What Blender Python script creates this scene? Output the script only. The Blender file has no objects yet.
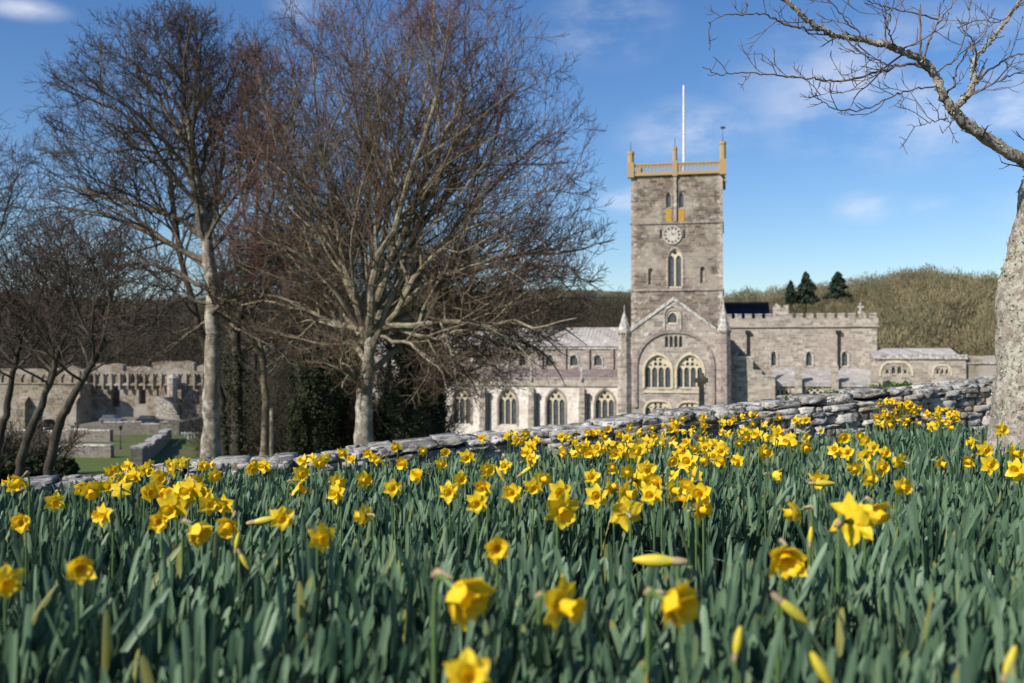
import bpy, bmesh, math, random
import numpy as np
from mathutils import Vector, Matrix
SC = bpy.context.scene
R_ = math.radians
# ------------------------------------------------------------------ camera, sky, sun, exposure
cam = bpy.data.objects.new('camera', bpy.data.cameras.new('camera')); SC.collection.objects.link(cam); SC.camera = cam
cam.data.sensor_width = 36; cam.data.lens = 35.156; cam.data.clip_end = 8000; cam.data.clip_start = 0.02
cam.location = (0, 0, 0); cam.rotation_euler = (R_(90 + 0.77), 0, 0)
cam.data.dof.use_dof = True; cam.data.dof.focus_distance = 4.6; cam.data.dof.aperture_fstop = 4.2
SUN_EL, SUN_AZ = 36.0, 52.0       # azimuth measured from straight behind the camera towards its left
sdir = Vector((-math.sin(R_(SUN_AZ)) * math.cos(R_(SUN_EL)), -math.cos(R_(SUN_AZ)) * math.cos(R_(SUN_EL)), math.sin(R_(SUN_EL))))
sun = bpy.data.objects.new('sun', bpy.data.lights.new('sun', 'SUN')); SC.collection.objects.link(sun)
sun.data.energy = 5.0; sun.data.angle = R_(0.5); sun.data.color = (1.0, 0.93, 0.83)
sun.rotation_euler = (-sdir).to_track_quat('-Z', 'Y').to_euler()
W = bpy.data.worlds.new('World'); SC.world = W; W.use_nodes = True
wn, wl = W.node_tree.nodes, W.node_tree.links
for n in list(wn): wn.remove(n)
sky = wn.new('ShaderNodeTexSky'); sky.sky_type = 'NISHITA'; sky.sun_disc = False
sky.sun_elevation = R_(SUN_EL); sky.sun_rotation = math.atan2(sdir.x, sdir.y)
sky.air_density = 1.0; sky.dust_density = 0.35; sky.ozone_density = 3.5; sky.altitude = 50
tc = wn.new('ShaderNodeTexCoord')
def cloud_blob(px, py, rx, ry):
    # a soft patch of sky around one direction of the world
    d = Vector(((px - 512) / 1000, 1, -(py - 355) / 1000)).normalized()
    sub = wn.new('ShaderNodeVectorMath'); sub.operation = 'SUBTRACT'; wl.new(tc.outputs['Generated'], sub.inputs[0]); sub.inputs[1].default_value = d
    mul = wn.new('ShaderNodeVectorMath'); mul.operation = 'MULTIPLY'; wl.new(sub.outputs[0], mul.inputs[0]); mul.inputs[1].default_value = (1000 / rx, 1000 / rx, 1000 / ry)
    ln = wn.new('ShaderNodeVectorMath'); ln.operation = 'LENGTH'; wl.new(mul.outputs[0], ln.inputs[0])
    mr = wn.new('ShaderNodeMapRange'); mr.interpolation_type = 'SMOOTHSTEP'; wl.new(ln.outputs['Value'], mr.inputs[0])
    mr.inputs[1].default_value = 1.0; mr.inputs[2].default_value = 0.0; mr.inputs[3].default_value = 0; mr.inputs[4].default_value = 1
    return mr.outputs[0]
acc = None
for b in [(900, 90, 200, 95), (1010, 110, 130, 70), (870, 206, 48, 20), (930, 205, 34, 14), (610, 25, 80, 45), (320, 0, 60, 30), (690, 130, 90, 40), (20, 6, 50, 14), (640, 200, 60, 20), (1100, 60, 160, 60), (1300, 200, 300, 60), (-400, 100, 200, 60)]:
    o = cloud_blob(*b)
    if acc is None: acc = o
    else:
        m = wn.new('ShaderNodeMath'); m.operation = 'MAXIMUM'; wl.new(acc, m.inputs[0]); wl.new(o, m.inputs[1]); acc = m.outputs[0]
mp = wn.new('ShaderNodeMapping'); mp.inputs['Scale'].default_value = (1, 1, 2.2); wl.new(tc.outputs['Generated'], mp.inputs[0])
cn = wn.new('ShaderNodeTexNoise'); cn.inputs['Scale'].default_value = 9; cn.inputs['Detail'].default_value = 8; cn.inputs['Roughness'].default_value = 0.58; wl.new(mp.outputs[0], cn.inputs['Vector'])
cr = wn.new('ShaderNodeMapRange'); cr.interpolation_type = 'SMOOTHSTEP'; wl.new(cn.outputs['Fac'], cr.inputs[0]); cr.inputs[1].default_value = 0.36; cr.inputs[2].default_value = 0.72
cm = wn.new('ShaderNodeMath'); cm.operation = 'MULTIPLY'; wl.new(acc, cm.inputs[0]); wl.new(cr.outputs[0], cm.inputs[1])
cm2 = wn.new('ShaderNodeMath'); cm2.operation = 'MULTIPLY'; wl.new(cm.outputs[0], cm2.inputs[0]); cm2.inputs[1].default_value = 0.66
hs = wn.new('ShaderNodeHueSaturation'); hs.inputs['Hue'].default_value = 0.508; hs.inputs['Saturation'].default_value = 1.22; hs.inputs['Value'].default_value = 1.0; wl.new(sky.outputs[0], hs.inputs['Color'])
mix = wn.new('ShaderNodeMix'); mix.data_type = 'RGBA'; wl.new(cm2.outputs[0], mix.inputs[0]); wl.new(hs.outputs[0], mix.inputs[6]); mix.inputs[7].default_value = (7.4, 7.5, 8.2, 1)
bg = wn.new('ShaderNodeBackground'); bg.inputs['Strength'].default_value = 0.104; wl.new(mix.outputs[2], bg.inputs[0])
wo = wn.new('ShaderNodeOutputWorld'); wl.new(bg.outputs[0], wo.inputs[0])
SC.view_settings.view_transform = 'Standard'; SC.view_settings.look = 'None'; SC.view_settings.gamma = 1; SC.view_settings.use_curve_mapping = False
SC.view_settings.exposure = 0.32
SC.cycles.use_denoising = True; SC.cycles.max_bounces = 6; SC.cycles.transparent_max_bounces = 4
SC.cycles.diffuse_bounces = 3; SC.cycles.glossy_bounces = 2; SC.cycles.transmission_bounces = 3

# ------------------------------------------------------------------ helpers
HOR = 355.0
def P(px, py, Y): return np.array([(px - 512) / 1000 * Y, Y, -(py - HOR) / 1000 * Y])
def nrm(a): return a / np.maximum(np.linalg.norm(a, axis=-1, keepdims=True), 1e-9)

class Geo:
    def __init__(s): s.V = []; s.F = []; s.n = 0; s.A = []
    def add(s, V, F, m=0, a=0.0):
        V = np.asarray(V, float).reshape(-1, 3); F = np.asarray(F, np.int64)
        s.V.append(V); s.F.append((F + s.n, m)); s.n += len(V)
        s.A.append(np.broadcast_to(np.asarray(a, float), (len(V),)))
        return s
    def box(s, x0, x1, y0, y1, z0, z1, m=0):
        V = [(x, y, z) for x in (x0, x1) for y in (y0, y1) for z in (z0, z1)]
        return s.add(V, [(0, 1, 3, 2), (4, 6, 7, 5), (0, 4, 5, 1), (2, 3, 7, 6), (0, 2, 6, 4), (1, 5, 7, 3)], m)
    def prism(s, poly, y0, y1, m=0):          # convex polygon in x,z swept along y
        n = len(poly)
        V = [(x, y0, z) for x, z in poly] + [(x, y1, z) for x, z in poly]
        for f in [tuple(range(n)), tuple(range(2 * n - 1, n - 1, -1))] + [(i, i + n, (i + 1) % n + n, (i + 1) % n) for i in range(n)]:
            s.addf(V, f, m)
        return s
    def addf(s, V, f, m=0):
        return s.add([V[i] for i in f], [tuple(range(len(f)))], m)
    def frustum(s, cx, cy, z0, z1, r0, r1, k=8, m=0, rot=None):
        rot = math.pi / k if rot is None else rot
        a = np.arange(k) * 2 * math.pi / k + rot
        B = np.stack([cx + r0 * np.cos(a), cy + r0 * np.sin(a), np.full(k, z0)], 1)
        T = np.stack([cx + r1 * np.cos(a), cy + r1 * np.sin(a), np.full(k, z1)], 1)
        s.add(np.vstack([B, T]), [(i, (i + 1) % k, (i + 1) % k + k, i + k) for i in range(k)], m)
        s.add(T, [tuple(range(k))], m); s.add(B, [tuple(range(k - 1, -1, -1))], m)
        return s
    def tubes(s, Pn, Rn, S=3, m=0, a=0.0, cap=False):
        V, F = tubes(Pn, Rn, S); M, N = Rn.shape
        if np.ndim(a) == 1: a = np.repeat(a, N * S)
        s.add(V, F, m, a)
        if cap:
            for i in range(M):
                s.add(V.reshape(M, N, S, 3)[i, -1], [tuple(range(S))], m); s.add(V.reshape(M, N, S, 3)[i, 0], [tuple(range(S))], m)
        return s
    def build(s, name, mats, parent=None, smooth=False, weld=False, attr=False):
        V = np.vstack(s.V); me = bpy.data.meshes.new(name)
        me.vertices.add(len(V)); me.vertices.foreach_set('co', V.astype(np.float32).ravel())
        lv, lt, mi = [], [], []
        for F, m in s.F:
            lv.append(F.ravel()); lt.append(np.full(F.shape[0], F.shape[1])); mi.append(np.full(F.shape[0], m))
        lv = np.concatenate(lv); lt = np.concatenate(lt); mi = np.concatenate(mi)
        me.loops.add(len(lv)); me.loops.foreach_set('vertex_index', lv.astype(np.int32))
        me.polygons.add(len(lt)); me.polygons.foreach_set('loop_start', (np.cumsum(lt) - lt).astype(np.int32))
        me.polygons.foreach_set('material_index', mi.astype(np.int32))
        me.polygons.foreach_set('use_smooth', np.full(len(lt), bool(smooth)))
        if attr:
            at = me.attributes.new('tint', 'FLOAT', 'POINT'); at.data.foreach_set('value', np.concatenate(s.A).astype(np.float32))
        me.update(calc_edges=True)
        if weld:
            bm = bmesh.new(); bm.from_mesh(me); bmesh.ops.remove_doubles(bm, verts=bm.verts, dist=1e-4)
            bmesh.ops.recalc_face_normals(bm, faces=bm.faces); bm.to_mesh(me); bm.free()
        for m in (mats if isinstance(mats, (list, tuple)) else [mats]): me.materials.append(m)
        ob = bpy.data.objects.new(name, me); SC.collection.objects.link(ob)
        if parent is not None: ob.parent = parent
        return ob

def tubes(Pn, Rn, S):
    M, N = Rn.shape
    T = np.empty_like(Pn); T[:, 1:-1] = Pn[:, 2:] - Pn[:, :-2]; T[:, 0] = Pn[:, 1] - Pn[:, 0]; T[:, -1] = Pn[:, -1] - Pn[:, -2]
    T = nrm(T); mean = nrm(Pn[:, -1] - Pn[:, 0])
    ref = np.where(np.abs(mean[:, 2:3]) < 0.75, np.array([[0, 0, 1.0]]), np.array([[1.0, 0, 0]]))[:, None, :]
    A = nrm(np.cross(T, np.broadcast_to(ref, T.shape))); B = np.cross(T, A)
    an = np.arange(S) * 2 * math.pi / S
    V = Pn[:, :, None, :] + Rn[:, :, None, None] * (np.cos(an)[None, None, :, None] * A[:, :, None, :] + np.sin(an)[None, None, :, None] * B[:, :, None, :])
    i = (np.arange(M)[:, None, None] * N + np.arange(N - 1)[None, :, None]) * S
    j = np.arange(S)[None, None, :]; j2 = (j + 1) % S
    F = np.stack([i + j, i + j2, i + S + j2, i + S + j], -1).reshape(-1, 4)
    return V.reshape(-1, 3), F

def fill2d(g, loops, v0, v1, m=0):
    """solid sheet with holes: loops in (u,z), from v0 to v1"""
    cu = bpy.data.curves.new('tmp', 'CURVE'); cu.dimensions = '2D'; cu.fill_mode = 'BOTH'; cu.extrude = abs(v1 - v0) / 2
    for lp in loops:
        sp = cu.splines.new('POLY'); sp.points.add(len(lp) - 1)
        for i, (x, z) in enumerate(lp): sp.points[i].co = (x, z, 0, 1)
        sp.use_cyclic_u = True
    ob = bpy.data.objects.new('tmp', cu); me = bpy.data.meshes.new_from_object(ob)
    V = np.empty(len(me.vertices) * 3); me.vertices.foreach_get('co', V); V = V.reshape(-1, 3)
    V = np.stack([V[:, 0], (v0 + v1) / 2 + V[:, 2], V[:, 1]], 1)
    by = {}
    for p in me.polygons: by.setdefault(len(p.vertices), []).append(tuple(p.vertices))
    base = g.n; g.V.append(V); g.A.append(np.zeros(len(V))); g.n += len(V)
    for k, fs in by.items(): g.F.append((np.array(fs) + base, m))
    bpy.data.objects.remove(ob); bpy.data.curves.remove(cu); bpy.data.meshes.remove(me)
    return g

def arch(u0, u1, z0, zs, za, n=8):
    """outline of a pointed (or round) arched opening"""
    w = (u1 - u0) / 2; h = za - zs; Rr = (h * h + w * w) / (2 * w)
    pts = [(u0, z0), (u1, z0), (u1, zs)]
    a1 = math.asin(min(1, h / Rr)) if h <= Rr else math.pi - math.asin(h / Rr)
    if h < w * 1.01 and h > w * .99: a1 = math.pi / 2
    for i in range(1, n): a = a1 * i / n; pts.append((u1 - Rr + Rr * math.cos(a), zs + Rr * math.sin(a)))
    pts.append(((u0 + u1) / 2, za))
    for i in range(n - 1, 0, -1): a = a1 * i / n; pts.append((u0 + Rr - Rr * math.cos(a), zs + Rr * math.sin(a)))
    pts.append((u0, zs))
    return pts
def circ(cx, cz, r, n=10): return [(cx + r * math.cos(2 * math.pi * i / n), cz + r * math.sin(2 * math.pi * i / n)) for i in range(n)]

def empty(name, loc=(0, 0, 0), rz=0):
    o = bpy.data.objects.new(name, None); SC.collection.objects.link(o); o.location = loc; o.rotation_euler = (0, 0, rz); o.empty_display_size = .2; return o
def tag(o, label=None, cat=None, group=None, kind=None):
    if label: o['label'] = label
    if cat: o['category'] = cat
    if group: o['group'] = group
    if kind: o['kind'] = kind
    return o

# ------------------------------------------------------------------ materials
class NT:
    def __init__(s, name):
        s.m = bpy.data.materials.new(name); s.m.use_nodes = True; s.n = s.m.node_tree.nodes; s.l = s.m.node_tree.links
        s.b = s.n['Principled BSDF']; s.out = s.n['Material Output']
        s.b.inputs['Specular IOR Level'].default_value = 0.25
    def new(s, t, **k):
        n = s.n.new(t)
        for a, v in k.items(): setattr(n, a, v)
        return n
    def lk(s, a, b): s.l.new(a, b)
    def noise(s, scale, detail=4, rough=.55, vec=None, coord='Object', dim=None):
        n = s.new('ShaderNodeTexNoise'); n.inputs['Scale'].default_value = scale; n.inputs['Detail'].default_value = detail; n.inputs['Roughness'].default_value = rough
        if vec is None:
            t = s.new('ShaderNodeTexCoord'); vec = t.outputs[coord]
        s.lk(vec, n.inputs['Vector']); return n.outputs['Fac']
    def rng(s, x, a, b, c=0, d=1):
        n = s.new('ShaderNodeMapRange'); n.interpolation_type = 'SMOOTHSTEP'; s.lk(x, n.inputs[0])
        for i, v in enumerate((a, b, c, d)): n.inputs[i + 1].default_value = v
        return n.outputs[0]
    def mix(s, f, a, b):
        n = s.new('ShaderNodeMix', data_type='RGBA')
        for i, v in ((0, f), (6, a), (7, b)):
            if isinstance(v, (int, float)): n.inputs[i].default_value = v
            elif isinstance(v, (tuple, list)): n.inputs[i].default_value = tuple(v) + ((1,) if len(v) == 3 else ())
            else: s.lk(v, n.inputs[i])
        return n.outputs[2]
    def col(s, c):
        if isinstance(c, (tuple, list)): s.b.inputs['Base Color'].default_value = tuple(c) + (1,)
        else: s.lk(c, s.b.inputs['Base Color'])
    def bump(s, h, dist=.02, strength=.6):
        n = s.new('ShaderNodeBump'); n.inputs['Distance'].default_value = dist; n.inputs['Strength'].default_value = strength
        s.lk(h, n.inputs['Height']); s.lk(n.outputs[0], s.b.inputs['Normal'])
    def rough(s, r): s.b.inputs['Roughness'].default_value = r

def simple(name, c, rough=.7, c2=None, scale=3, bump=0, metal=0):
    t = NT(name); t.rough(rough); t.b.inputs['Metallic'].default_value = metal
    if c2 is None: c2 = tuple(x * .72 for x in c)
    f = t.noise(scale, 5, .6); t.col(t.mix(t.rng(f, .35, .65), c, c2))
    if bump: t.bump(t.noise(scale * 4, 5, .6), bump)
    return t.m

def masonry(name, c1, c2, mortar, bw=.55, bh=.26, lichen=(.5, .48, .43), lich=.25, patch=None, patch_amt=.0, dark=(.08, .07, .06)):
    t = NT(name); t.rough(.92)
    tcn = t.new('ShaderNodeTexCoord'); sp = t.new('ShaderNodeSeparateXYZ'); t.lk(tcn.outputs['Object'], sp.inputs[0])
    ad = t.new('ShaderNodeMath', operation='ADD'); t.lk(sp.outputs[0], ad.inputs[0]); t.lk(sp.outputs[1], ad.inputs[1])
    cb = t.new('ShaderNodeCombineXYZ'); t.lk(ad.outputs[0], cb.inputs[0]); t.lk(sp.outputs[2], cb.inputs[1])
    nz = t.new('ShaderNodeTexNoise'); nz.inputs['Scale'].default_value = 1.3; nz.inputs['Detail'].default_value = 3; t.lk(tcn.outputs['Object'], nz.inputs['Vector'])
    vm = t.new('ShaderNodeVectorMath', operation='MULTIPLY_ADD'); t.lk(nz.outputs['Color'], vm.inputs[0]); vm.inputs[1].default_value = (.35, .22, 0); t.lk(cb.outputs[0], vm.inputs[2])
    br = t.new('ShaderNodeTexBrick'); t.lk(vm.outputs[0], br.inputs['Vector']); br.inputs['Scale'].default_value = 1
    br.inputs['Brick Width'].default_value = bw; br.inputs['Row Height'].default_value = bh; br.inputs['Mortar Size'].default_value = .018; br.inputs['Mortar Smooth'].default_value = .4
    br.offset = .43; br.squash = 1.3; br.squash_frequency = 3; br.inputs['Bias'].default_value = 0
    br.inputs['Color1'].default_value = (*c1, 1); br.inputs['Color2'].default_value = (*c2, 1); br.inputs['Mortar'].default_value = (*mortar, 1)
    c = br.outputs['Color']
    c = t.mix(t.rng(t.noise(2.6, 3, .6), .52, .66, 0, .75), c, dark) if dark else c
    if patch: c = t.mix(t.rng(t.noise(.16, 5, .6), .44, .6, 0, patch_amt), c, patch)
    c = t.mix(t.rng(t.noise(1.1, 8, .72), .52, .7, 0, lich * 2.4), c, lichen)
    t.col(c); t.bump(br.outputs['Fac'], -.02, .5)
    return t.m

M = {}
M['tower'] = masonry('tower_stone', (.25, .205, .16), (.08, .062, .052), (.28, .245, .2), bw=.9, bh=.4, lichen=(.5, .47, .4), lich=.32, patch=(.4, .36, .3), patch_amt=.5)
M['trans'] = masonry('transept_stone', (.4, .355, .295), (.17, .14, .12), (.43, .39, .335), bw=.9, bh=.4, lichen=(.68, .66, .6), lich=.38, patch=(.42, .35, .31), patch_amt=.4, dark=(.15, .12, .115))
M['purple'] = masonry('purple_stone', (.34, .285, .25), (.2, .16, .145), (.38, .335, .3), bw=.9, bh=.4, lichen=(.46, .43, .39), lich=.26, dark=(.12, .09, .09))
M['grey'] = masonry('choir_stone', (.45, .4, .335), (.21, .18, .15), (.46, .42, .36), bw=.9, bh=.4, lichen=(.5, .47, .4), lich=.28, patch=(.36, .3, .25), patch_amt=.5, dark=(.15, .13, .11))
M['cream'] = masonry('aisle_stone', (.76, .71, .62), (.64, .58, .5), (.74, .7, .63), bw=.9, bh=.4, lichen=(.75, .72, .64), lich=.3, patch=(.5, .4, .36), patch_amt=.5, dark=(.38, .31, .28))
M['coping'] = simple('coping_stone', (.52, .5, .46), .9, (.2, .18, .165), 2.4)
M['ruin'] = masonry('ruin_stone', (.32, .26, .19), (.15, .12, .09), (.3, .25, .19), bw=1.2, bh=.5, lichen=(.45, .42, .35), lich=.32, patch=(.38, .35, .31), patch_amt=.7, dark=(.05, .04, .03))
M['lowwall'] = masonry('yard_wall_stone', (.2, .18, .155), (.12, .105, .09), (.17, .15, .12), bw=.45, bh=.2, lichen=(.34, .32, .28), lich=.3)
M['tracery'] = simple('dressed_stone', (.6, .52, .38), .85, (.46, .39, .28), 2)
M['ochre'] = simple('ochre_lichen_stone', (.4, .26, .09), .9, (.3, .26, .2), 1.9)
M['ochre_panel'] = simple('ochre_boards', (.47, .28, .04), .8, (.33, .2, .05), 3)
M['lead'] = masonry('lead_roof', (.42, .4, .38), (.28, .26, .25), (.18, .16, .16), bw=.7, bh=9, lichen=(.62, .6, .56), lich=.35, dark=(.22, .19, .19))
M['slate'] = masonry('purple_slate', (.26, .2, .2), (.16, .125, .125), (.1, .08, .08), bw=.5, bh=.14, lichen=(.48, .45, .41), lich=.28, dark=(.1, .07, .075))
M['dark_slate'] = simple('dark_slate', (.028, .032, .05), .6, (.018, .02, .03), 2)
M['pipe'] = simple('black_iron', (.03, .028, .03), .5)
M['white'] = simple('white_paint', (.8, .8, .8), .4)
M['clock'] = simple('clock_stone', (.52, .49, .43), .8, (.36, .33, .29), 3)
t = NT('leaded_glass'); t.rough(.25); t.b.inputs['Specular IOR Level'].default_value = .5
br = t.new('ShaderNodeTexBrick'); tcn = t.new('ShaderNodeTexCoord'); mpn = t.new('ShaderNodeMapping'); mpn.inputs['Rotation'].default_value = (R_(90), 0, 0)
t.lk(tcn.outputs['Object'], mpn.inputs[0]); t.lk(mpn.outputs[0], br.inputs['Vector']); br.inputs['Scale'].default_value = 1; br.inputs['Brick Width'].default_value = .3; br.inputs['Row Height'].default_value = .3; br.inputs['Mortar Size'].default_value = .012
br.inputs['Color1'].default_value = (.055, .065, .075, 1); br.inputs['Color2'].default_value = (.095, .105, .11, 1); br.inputs['Mortar'].default_value = (.015, .015, .015, 1); br.offset = 0
t.col(br.outputs['Color']); M['glass'] = t.m
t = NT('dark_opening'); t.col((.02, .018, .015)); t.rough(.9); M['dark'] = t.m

# ground: grass, worn earth, field patches
t = NT('ground_grass'); t.rough(.95)
tcn = t.new('ShaderNodeTexCoord'); sp = t.new('ShaderNodeSeparateXYZ'); t.lk(tcn.outputs['Object'], sp.inputs[0])
g1 = t.mix(t.rng(t.noise(.35, 6, .65), .35, .65), (.06, .1, .014), (.09, .125, .02))
g1 = t.mix(t.rng(t.noise(.06, 5, .6), .46, .6, 0, .75), g1, (.12, .092, .055))
soil = t.mix(t.noise(9, 5, .7), (.018, .016, .01), (.035, .03, .018))
c = t.mix(t.rng(sp.outputs[1], 7.6, 9.6), soil, g1)
hill = t.mix(t.rng(t.noise(.02, 3, .5), .5, .53), (.115, .11, .055), (.15, .14, .075))
c = t.mix(t.rng(sp.outputs[1], 205, 225), c, (.05, .042, .026))
c = t.mix(t.rng(sp.outputs[1], 380, 400), c, hill)
t.col(c); t.bump(t.noise(6, 6, .7), .05); M['ground'] = t.m

def bark(name, c1, c2, lich, amt, scale=5, bump=.02):
    t = NT(name); t.rough(.9)
    tcn = t.new('ShaderNodeTexCoord'); mpn = t.new('ShaderNodeMapping'); mpn.inputs['Scale'].default_value = (1, 1, .45); t.lk(tcn.outputs['Object'], mpn.inputs[0])
    c = t.mix(t.rng(t.noise(scale, 6, .65, mpn.outputs[0]), .35, .65), c1, c2)
    c = t.mix(t.rng(t.noise(scale * .7, 7, .7), .47, .6, 0, amt), c, lich)
    t.col(c); t.bump(t.noise(scale * 5, 6, .7, mpn.outputs[0]), bump); return t.m
M['bark_pale'] = bark('pale_lichen_bark', (.25, .22, .17), (.15, .125, .095), (.42, .4, .34), .8)
M['branch_pale'] = bark('grey_branch_bark', (.24, .2, .135), (.12, .1, .07), (.36, .34, .26), .6, 3)
M['bark_dark'] = bark('dark_bark', (.05, .04, .03), (.028, .023, .018), (.11, .1, .075), .4)
M['branch_dark'] = bark('dark_branch_bark', (.068, .055, .04), (.038, .031, .023), (.14, .13, .095), .45, 3)
M['branch_mid'] = bark('mid_branch_bark', (.15, .12, .085), (.08, .065, .048), (.26, .24, .18), .55, 3)
M['bark_brown'] = bark('brown_bark', (.19, .145, .095), (.1, .08, .05), (.28, .25, .19), .6)
M['twig'] = simple('brown_twigs', (.078, .056, .042), .85, (.046, .035, .03), .8)
M['twig_red'] = simple('red_brown_twigs', (.15, .072, .055), .85, (.085, .046, .04), .8)
M['twig_grey'] = simple('grey_twigs', (.16, .115, .075), .85, (.09, .065, .048), .8)
M['near_twig'] = simple('near_twigs', (.1, .07, .06), .8, (.16, .13, .11), 9)
def leafmat(name, c1, c2, trans=.25, rough=.5, scale=14):
    t = NT(name); t.bump(t.noise(scale * 7, 3, .6), .002, .5); t.rough(rough); t.b.inputs['Specular IOR Level'].default_value = .4
    c = t.mix(t.rng(t.noise(scale, 3, .6), .35, .65), c1, c2); t.col(c)
    tr = t.new('ShaderNodeBsdfTranslucent'); t.lk(c, tr.inputs[0]); mx = t.new('ShaderNodeMixShader'); mx.inputs[0].default_value = trans
    t.lk(t.b.outputs[0], mx.inputs[1]); t.lk(tr.outputs[0], mx.inputs[2]); t.lk(mx.outputs[0], t.out.inputs[0]); return t.m
M['ivy'] = leafmat('ivy_leaves', (.02, .028, .010), (.034, .044, .015), .08, .85, 2)
M['conifer'] = leafmat('conifer_needles', (.022, .04, .022), (.035, .055, .03), .1, .6, 1)
M['moss'] = leafmat('wall_plants', (.09, .14, .02), (.06, .1, .02), .2, .6, 12)
M['petal'] = leafmat('yellow_petals', (.9, .68, .03), (.88, .62, .02), .34, .5, 30)
M['trumpet'] = leafmat('deep_yellow_trumpet', (.9, .63, .016), (.88, .58, .012), .32, .5, 40)
M['petal_white'] = leafmat('white_petals', (.8, .78, .66), (.75, .72, .58), .3, .5, 30)
M['stem'] = leafmat('daffodil_stem', (.1, .17, .05), (.075, .14, .05), .1, .45, 20)
M['spathe'] = leafmat('papery_spathe', (.55, .42, .25), (.42, .3, .17), .35, .7, 40)
M['bud'] = leafmat('yellow_green_bud', (.8, .6, .03), (.55, .5, .06), .2, .5, 25)
# daffodil leaves, tint varies leaf to leaf
t = NT('daffodil_leaf'); t.rough(.5); t.b.inputs['Specular IOR Level'].default_value = .32
at = t.new('ShaderNodeAttribute', attribute_name='tint')
c = t.mix(t.rng(at.outputs['Fac'], 0, .9), (.022, .058, .032), (.13, .21, .118))
c = t.mix(t.rng(at.outputs['Fac'], .93, .99), c, (.22, .22, .06))
c = t.mix(t.rng(t.noise(22, 3, .6), .4, .7, 0, .35), c, (.085, .15, .09)); t.col(c)
tr = t.new('ShaderNodeBsdfTranslucent'); t.lk(c, tr.inputs[0]); mx = t.new('ShaderNodeMixShader'); mx.inputs[0].default_value = .12
t.lk(t.b.outputs[0], mx.inputs[1]); t.lk(tr.outputs[0], mx.inputs[2]); t.lk(mx.outputs[0], t.out.inputs[0]); M['leaf'] = t.m
# wood on the hills
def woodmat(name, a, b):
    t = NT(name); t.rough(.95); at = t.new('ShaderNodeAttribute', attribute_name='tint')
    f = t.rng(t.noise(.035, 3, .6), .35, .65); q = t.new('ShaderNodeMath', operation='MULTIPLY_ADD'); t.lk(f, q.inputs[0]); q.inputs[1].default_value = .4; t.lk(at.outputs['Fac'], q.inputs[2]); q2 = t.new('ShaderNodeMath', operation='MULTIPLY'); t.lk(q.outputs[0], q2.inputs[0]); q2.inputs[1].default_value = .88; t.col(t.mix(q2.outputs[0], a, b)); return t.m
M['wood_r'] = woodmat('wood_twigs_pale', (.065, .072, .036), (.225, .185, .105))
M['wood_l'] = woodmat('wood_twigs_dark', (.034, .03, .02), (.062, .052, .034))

# stones of the near wall
t = NT('wall_stone'); t.rough(.93); at = t.new('ShaderNodeAttribute', attribute_name='tint')
c = t.mix(at.outputs['Fac'], (.14, .12, .1), (.38, .33, .27))
c = t.mix(t.rng(t.noise(5, 8, .72), .45, .58, 0, .9), c, (.5, .5, .47))
c = t.mix(t.rng(t.noise(11, 5, .7), .54, .62, 0, .7), c, (.06, .06, .055))
t.col(c); t.bump(t.noise(30, 6, .7), .02); M['wallstone'] = t.m
t = NT('cap_stone'); t.rough(.93); at = t.new('ShaderNodeAttribute', attribute_name='tint')
c = t.mix(at.outputs['Fac'], (.1, .095, .085), (.47, .445, .395))
c = t.mix(t.rng(t.noise(8, 9, .78), .49, .57, 0, .85), c, (.52, .52, .49))
c = t.mix(t.rng(t.noise(13, 7, .75), .5, .57, 0, .85), c, (.05, .05, .05))
c = t.mix(t.rng(t.noise(6, 6, .7), .6, .66, 0, .7), c, (.2, .19, .06))
t.col(c); t.bump(t.noise(30, 6, .7), .02); M['capstone'] = t.m
# near tree bark
t = NT('crusty_lichen_bark'); t.rough(.95)
c = t.mix(t.rng(t.noise(16, 6, .65), .35, .65), (.44, .38, .31), (.25, .21, .165))
c = t.mix(t.rng(t.noise(17, 8, .78), .48, .55, 0, .9), c, (.54, .52, .44))
c = t.mix(t.rng(t.noise(22, 6, .7), .56, .62, 0, .8), c, (.27, .29, .2))
c = t.mix(t.rng(t.noise(45, 5, .7), .56, .62, 0, .85), c, (.07, .06, .05))
t.col(c); t.bump(t.noise(34, 7, .75), .03, .9); M['bark_near'] = t.m
t = NT('lichen_tufts'); t.rough(.95); t.col(t.mix(t.rng(t.noise(14, 4), .4, .6), (.36, .38, .28), (.2, .22, .13))); M['lichen'] = t.m

# ------------------------------------------------------------------ ground
YP = np.array([0, 1.4, 7.6, 9, 20, 30, 40, 60, 100, 135, 150, 200, 230, 300, 400, 500, 700, 3000, 6000.])
ZP = np.array([-.66, -.70, -.98, -1.35, -2.4, -3.3, -4.8, -7.5, -10.4, -11.8, -12.6, -14.8, -12, -4, 10, 19, 42, 0, -60.])
ZR = np.array([-.66, -.70, -.98, -1.35, -2.4, -3.3, -4.8, -7.5, -10.4, -11.8, -12.2, -10.0, -6, 5, 19, 26, 38, 0, -60.])
def ground(x, y):
    x = np.asarray(x, float); y = np.asarray(y, float)
    zl = np.interp(y, YP, ZP); zr = np.interp(y, YP, ZR)
    a = np.clip((x / np.maximum(y, 1) - .13) / .3, 0, 1); a = a * a * (3 - 2 * a)
    z = zl * (1 - a) + zr * a
    near = np.clip((40 - y) / 32, 0, 1)
    z = z + .045 * x * np.clip(y / 6, 0, 1) * near * np.exp(-(x / 25) ** 2)
    far = np.clip((y - 230) / 150, 0, 1)
    z = z + far * (2.5 * np.sin(x * .013 + 1) + 1.5 * np.sin(x * .031 + y * .01))
    return z
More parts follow.
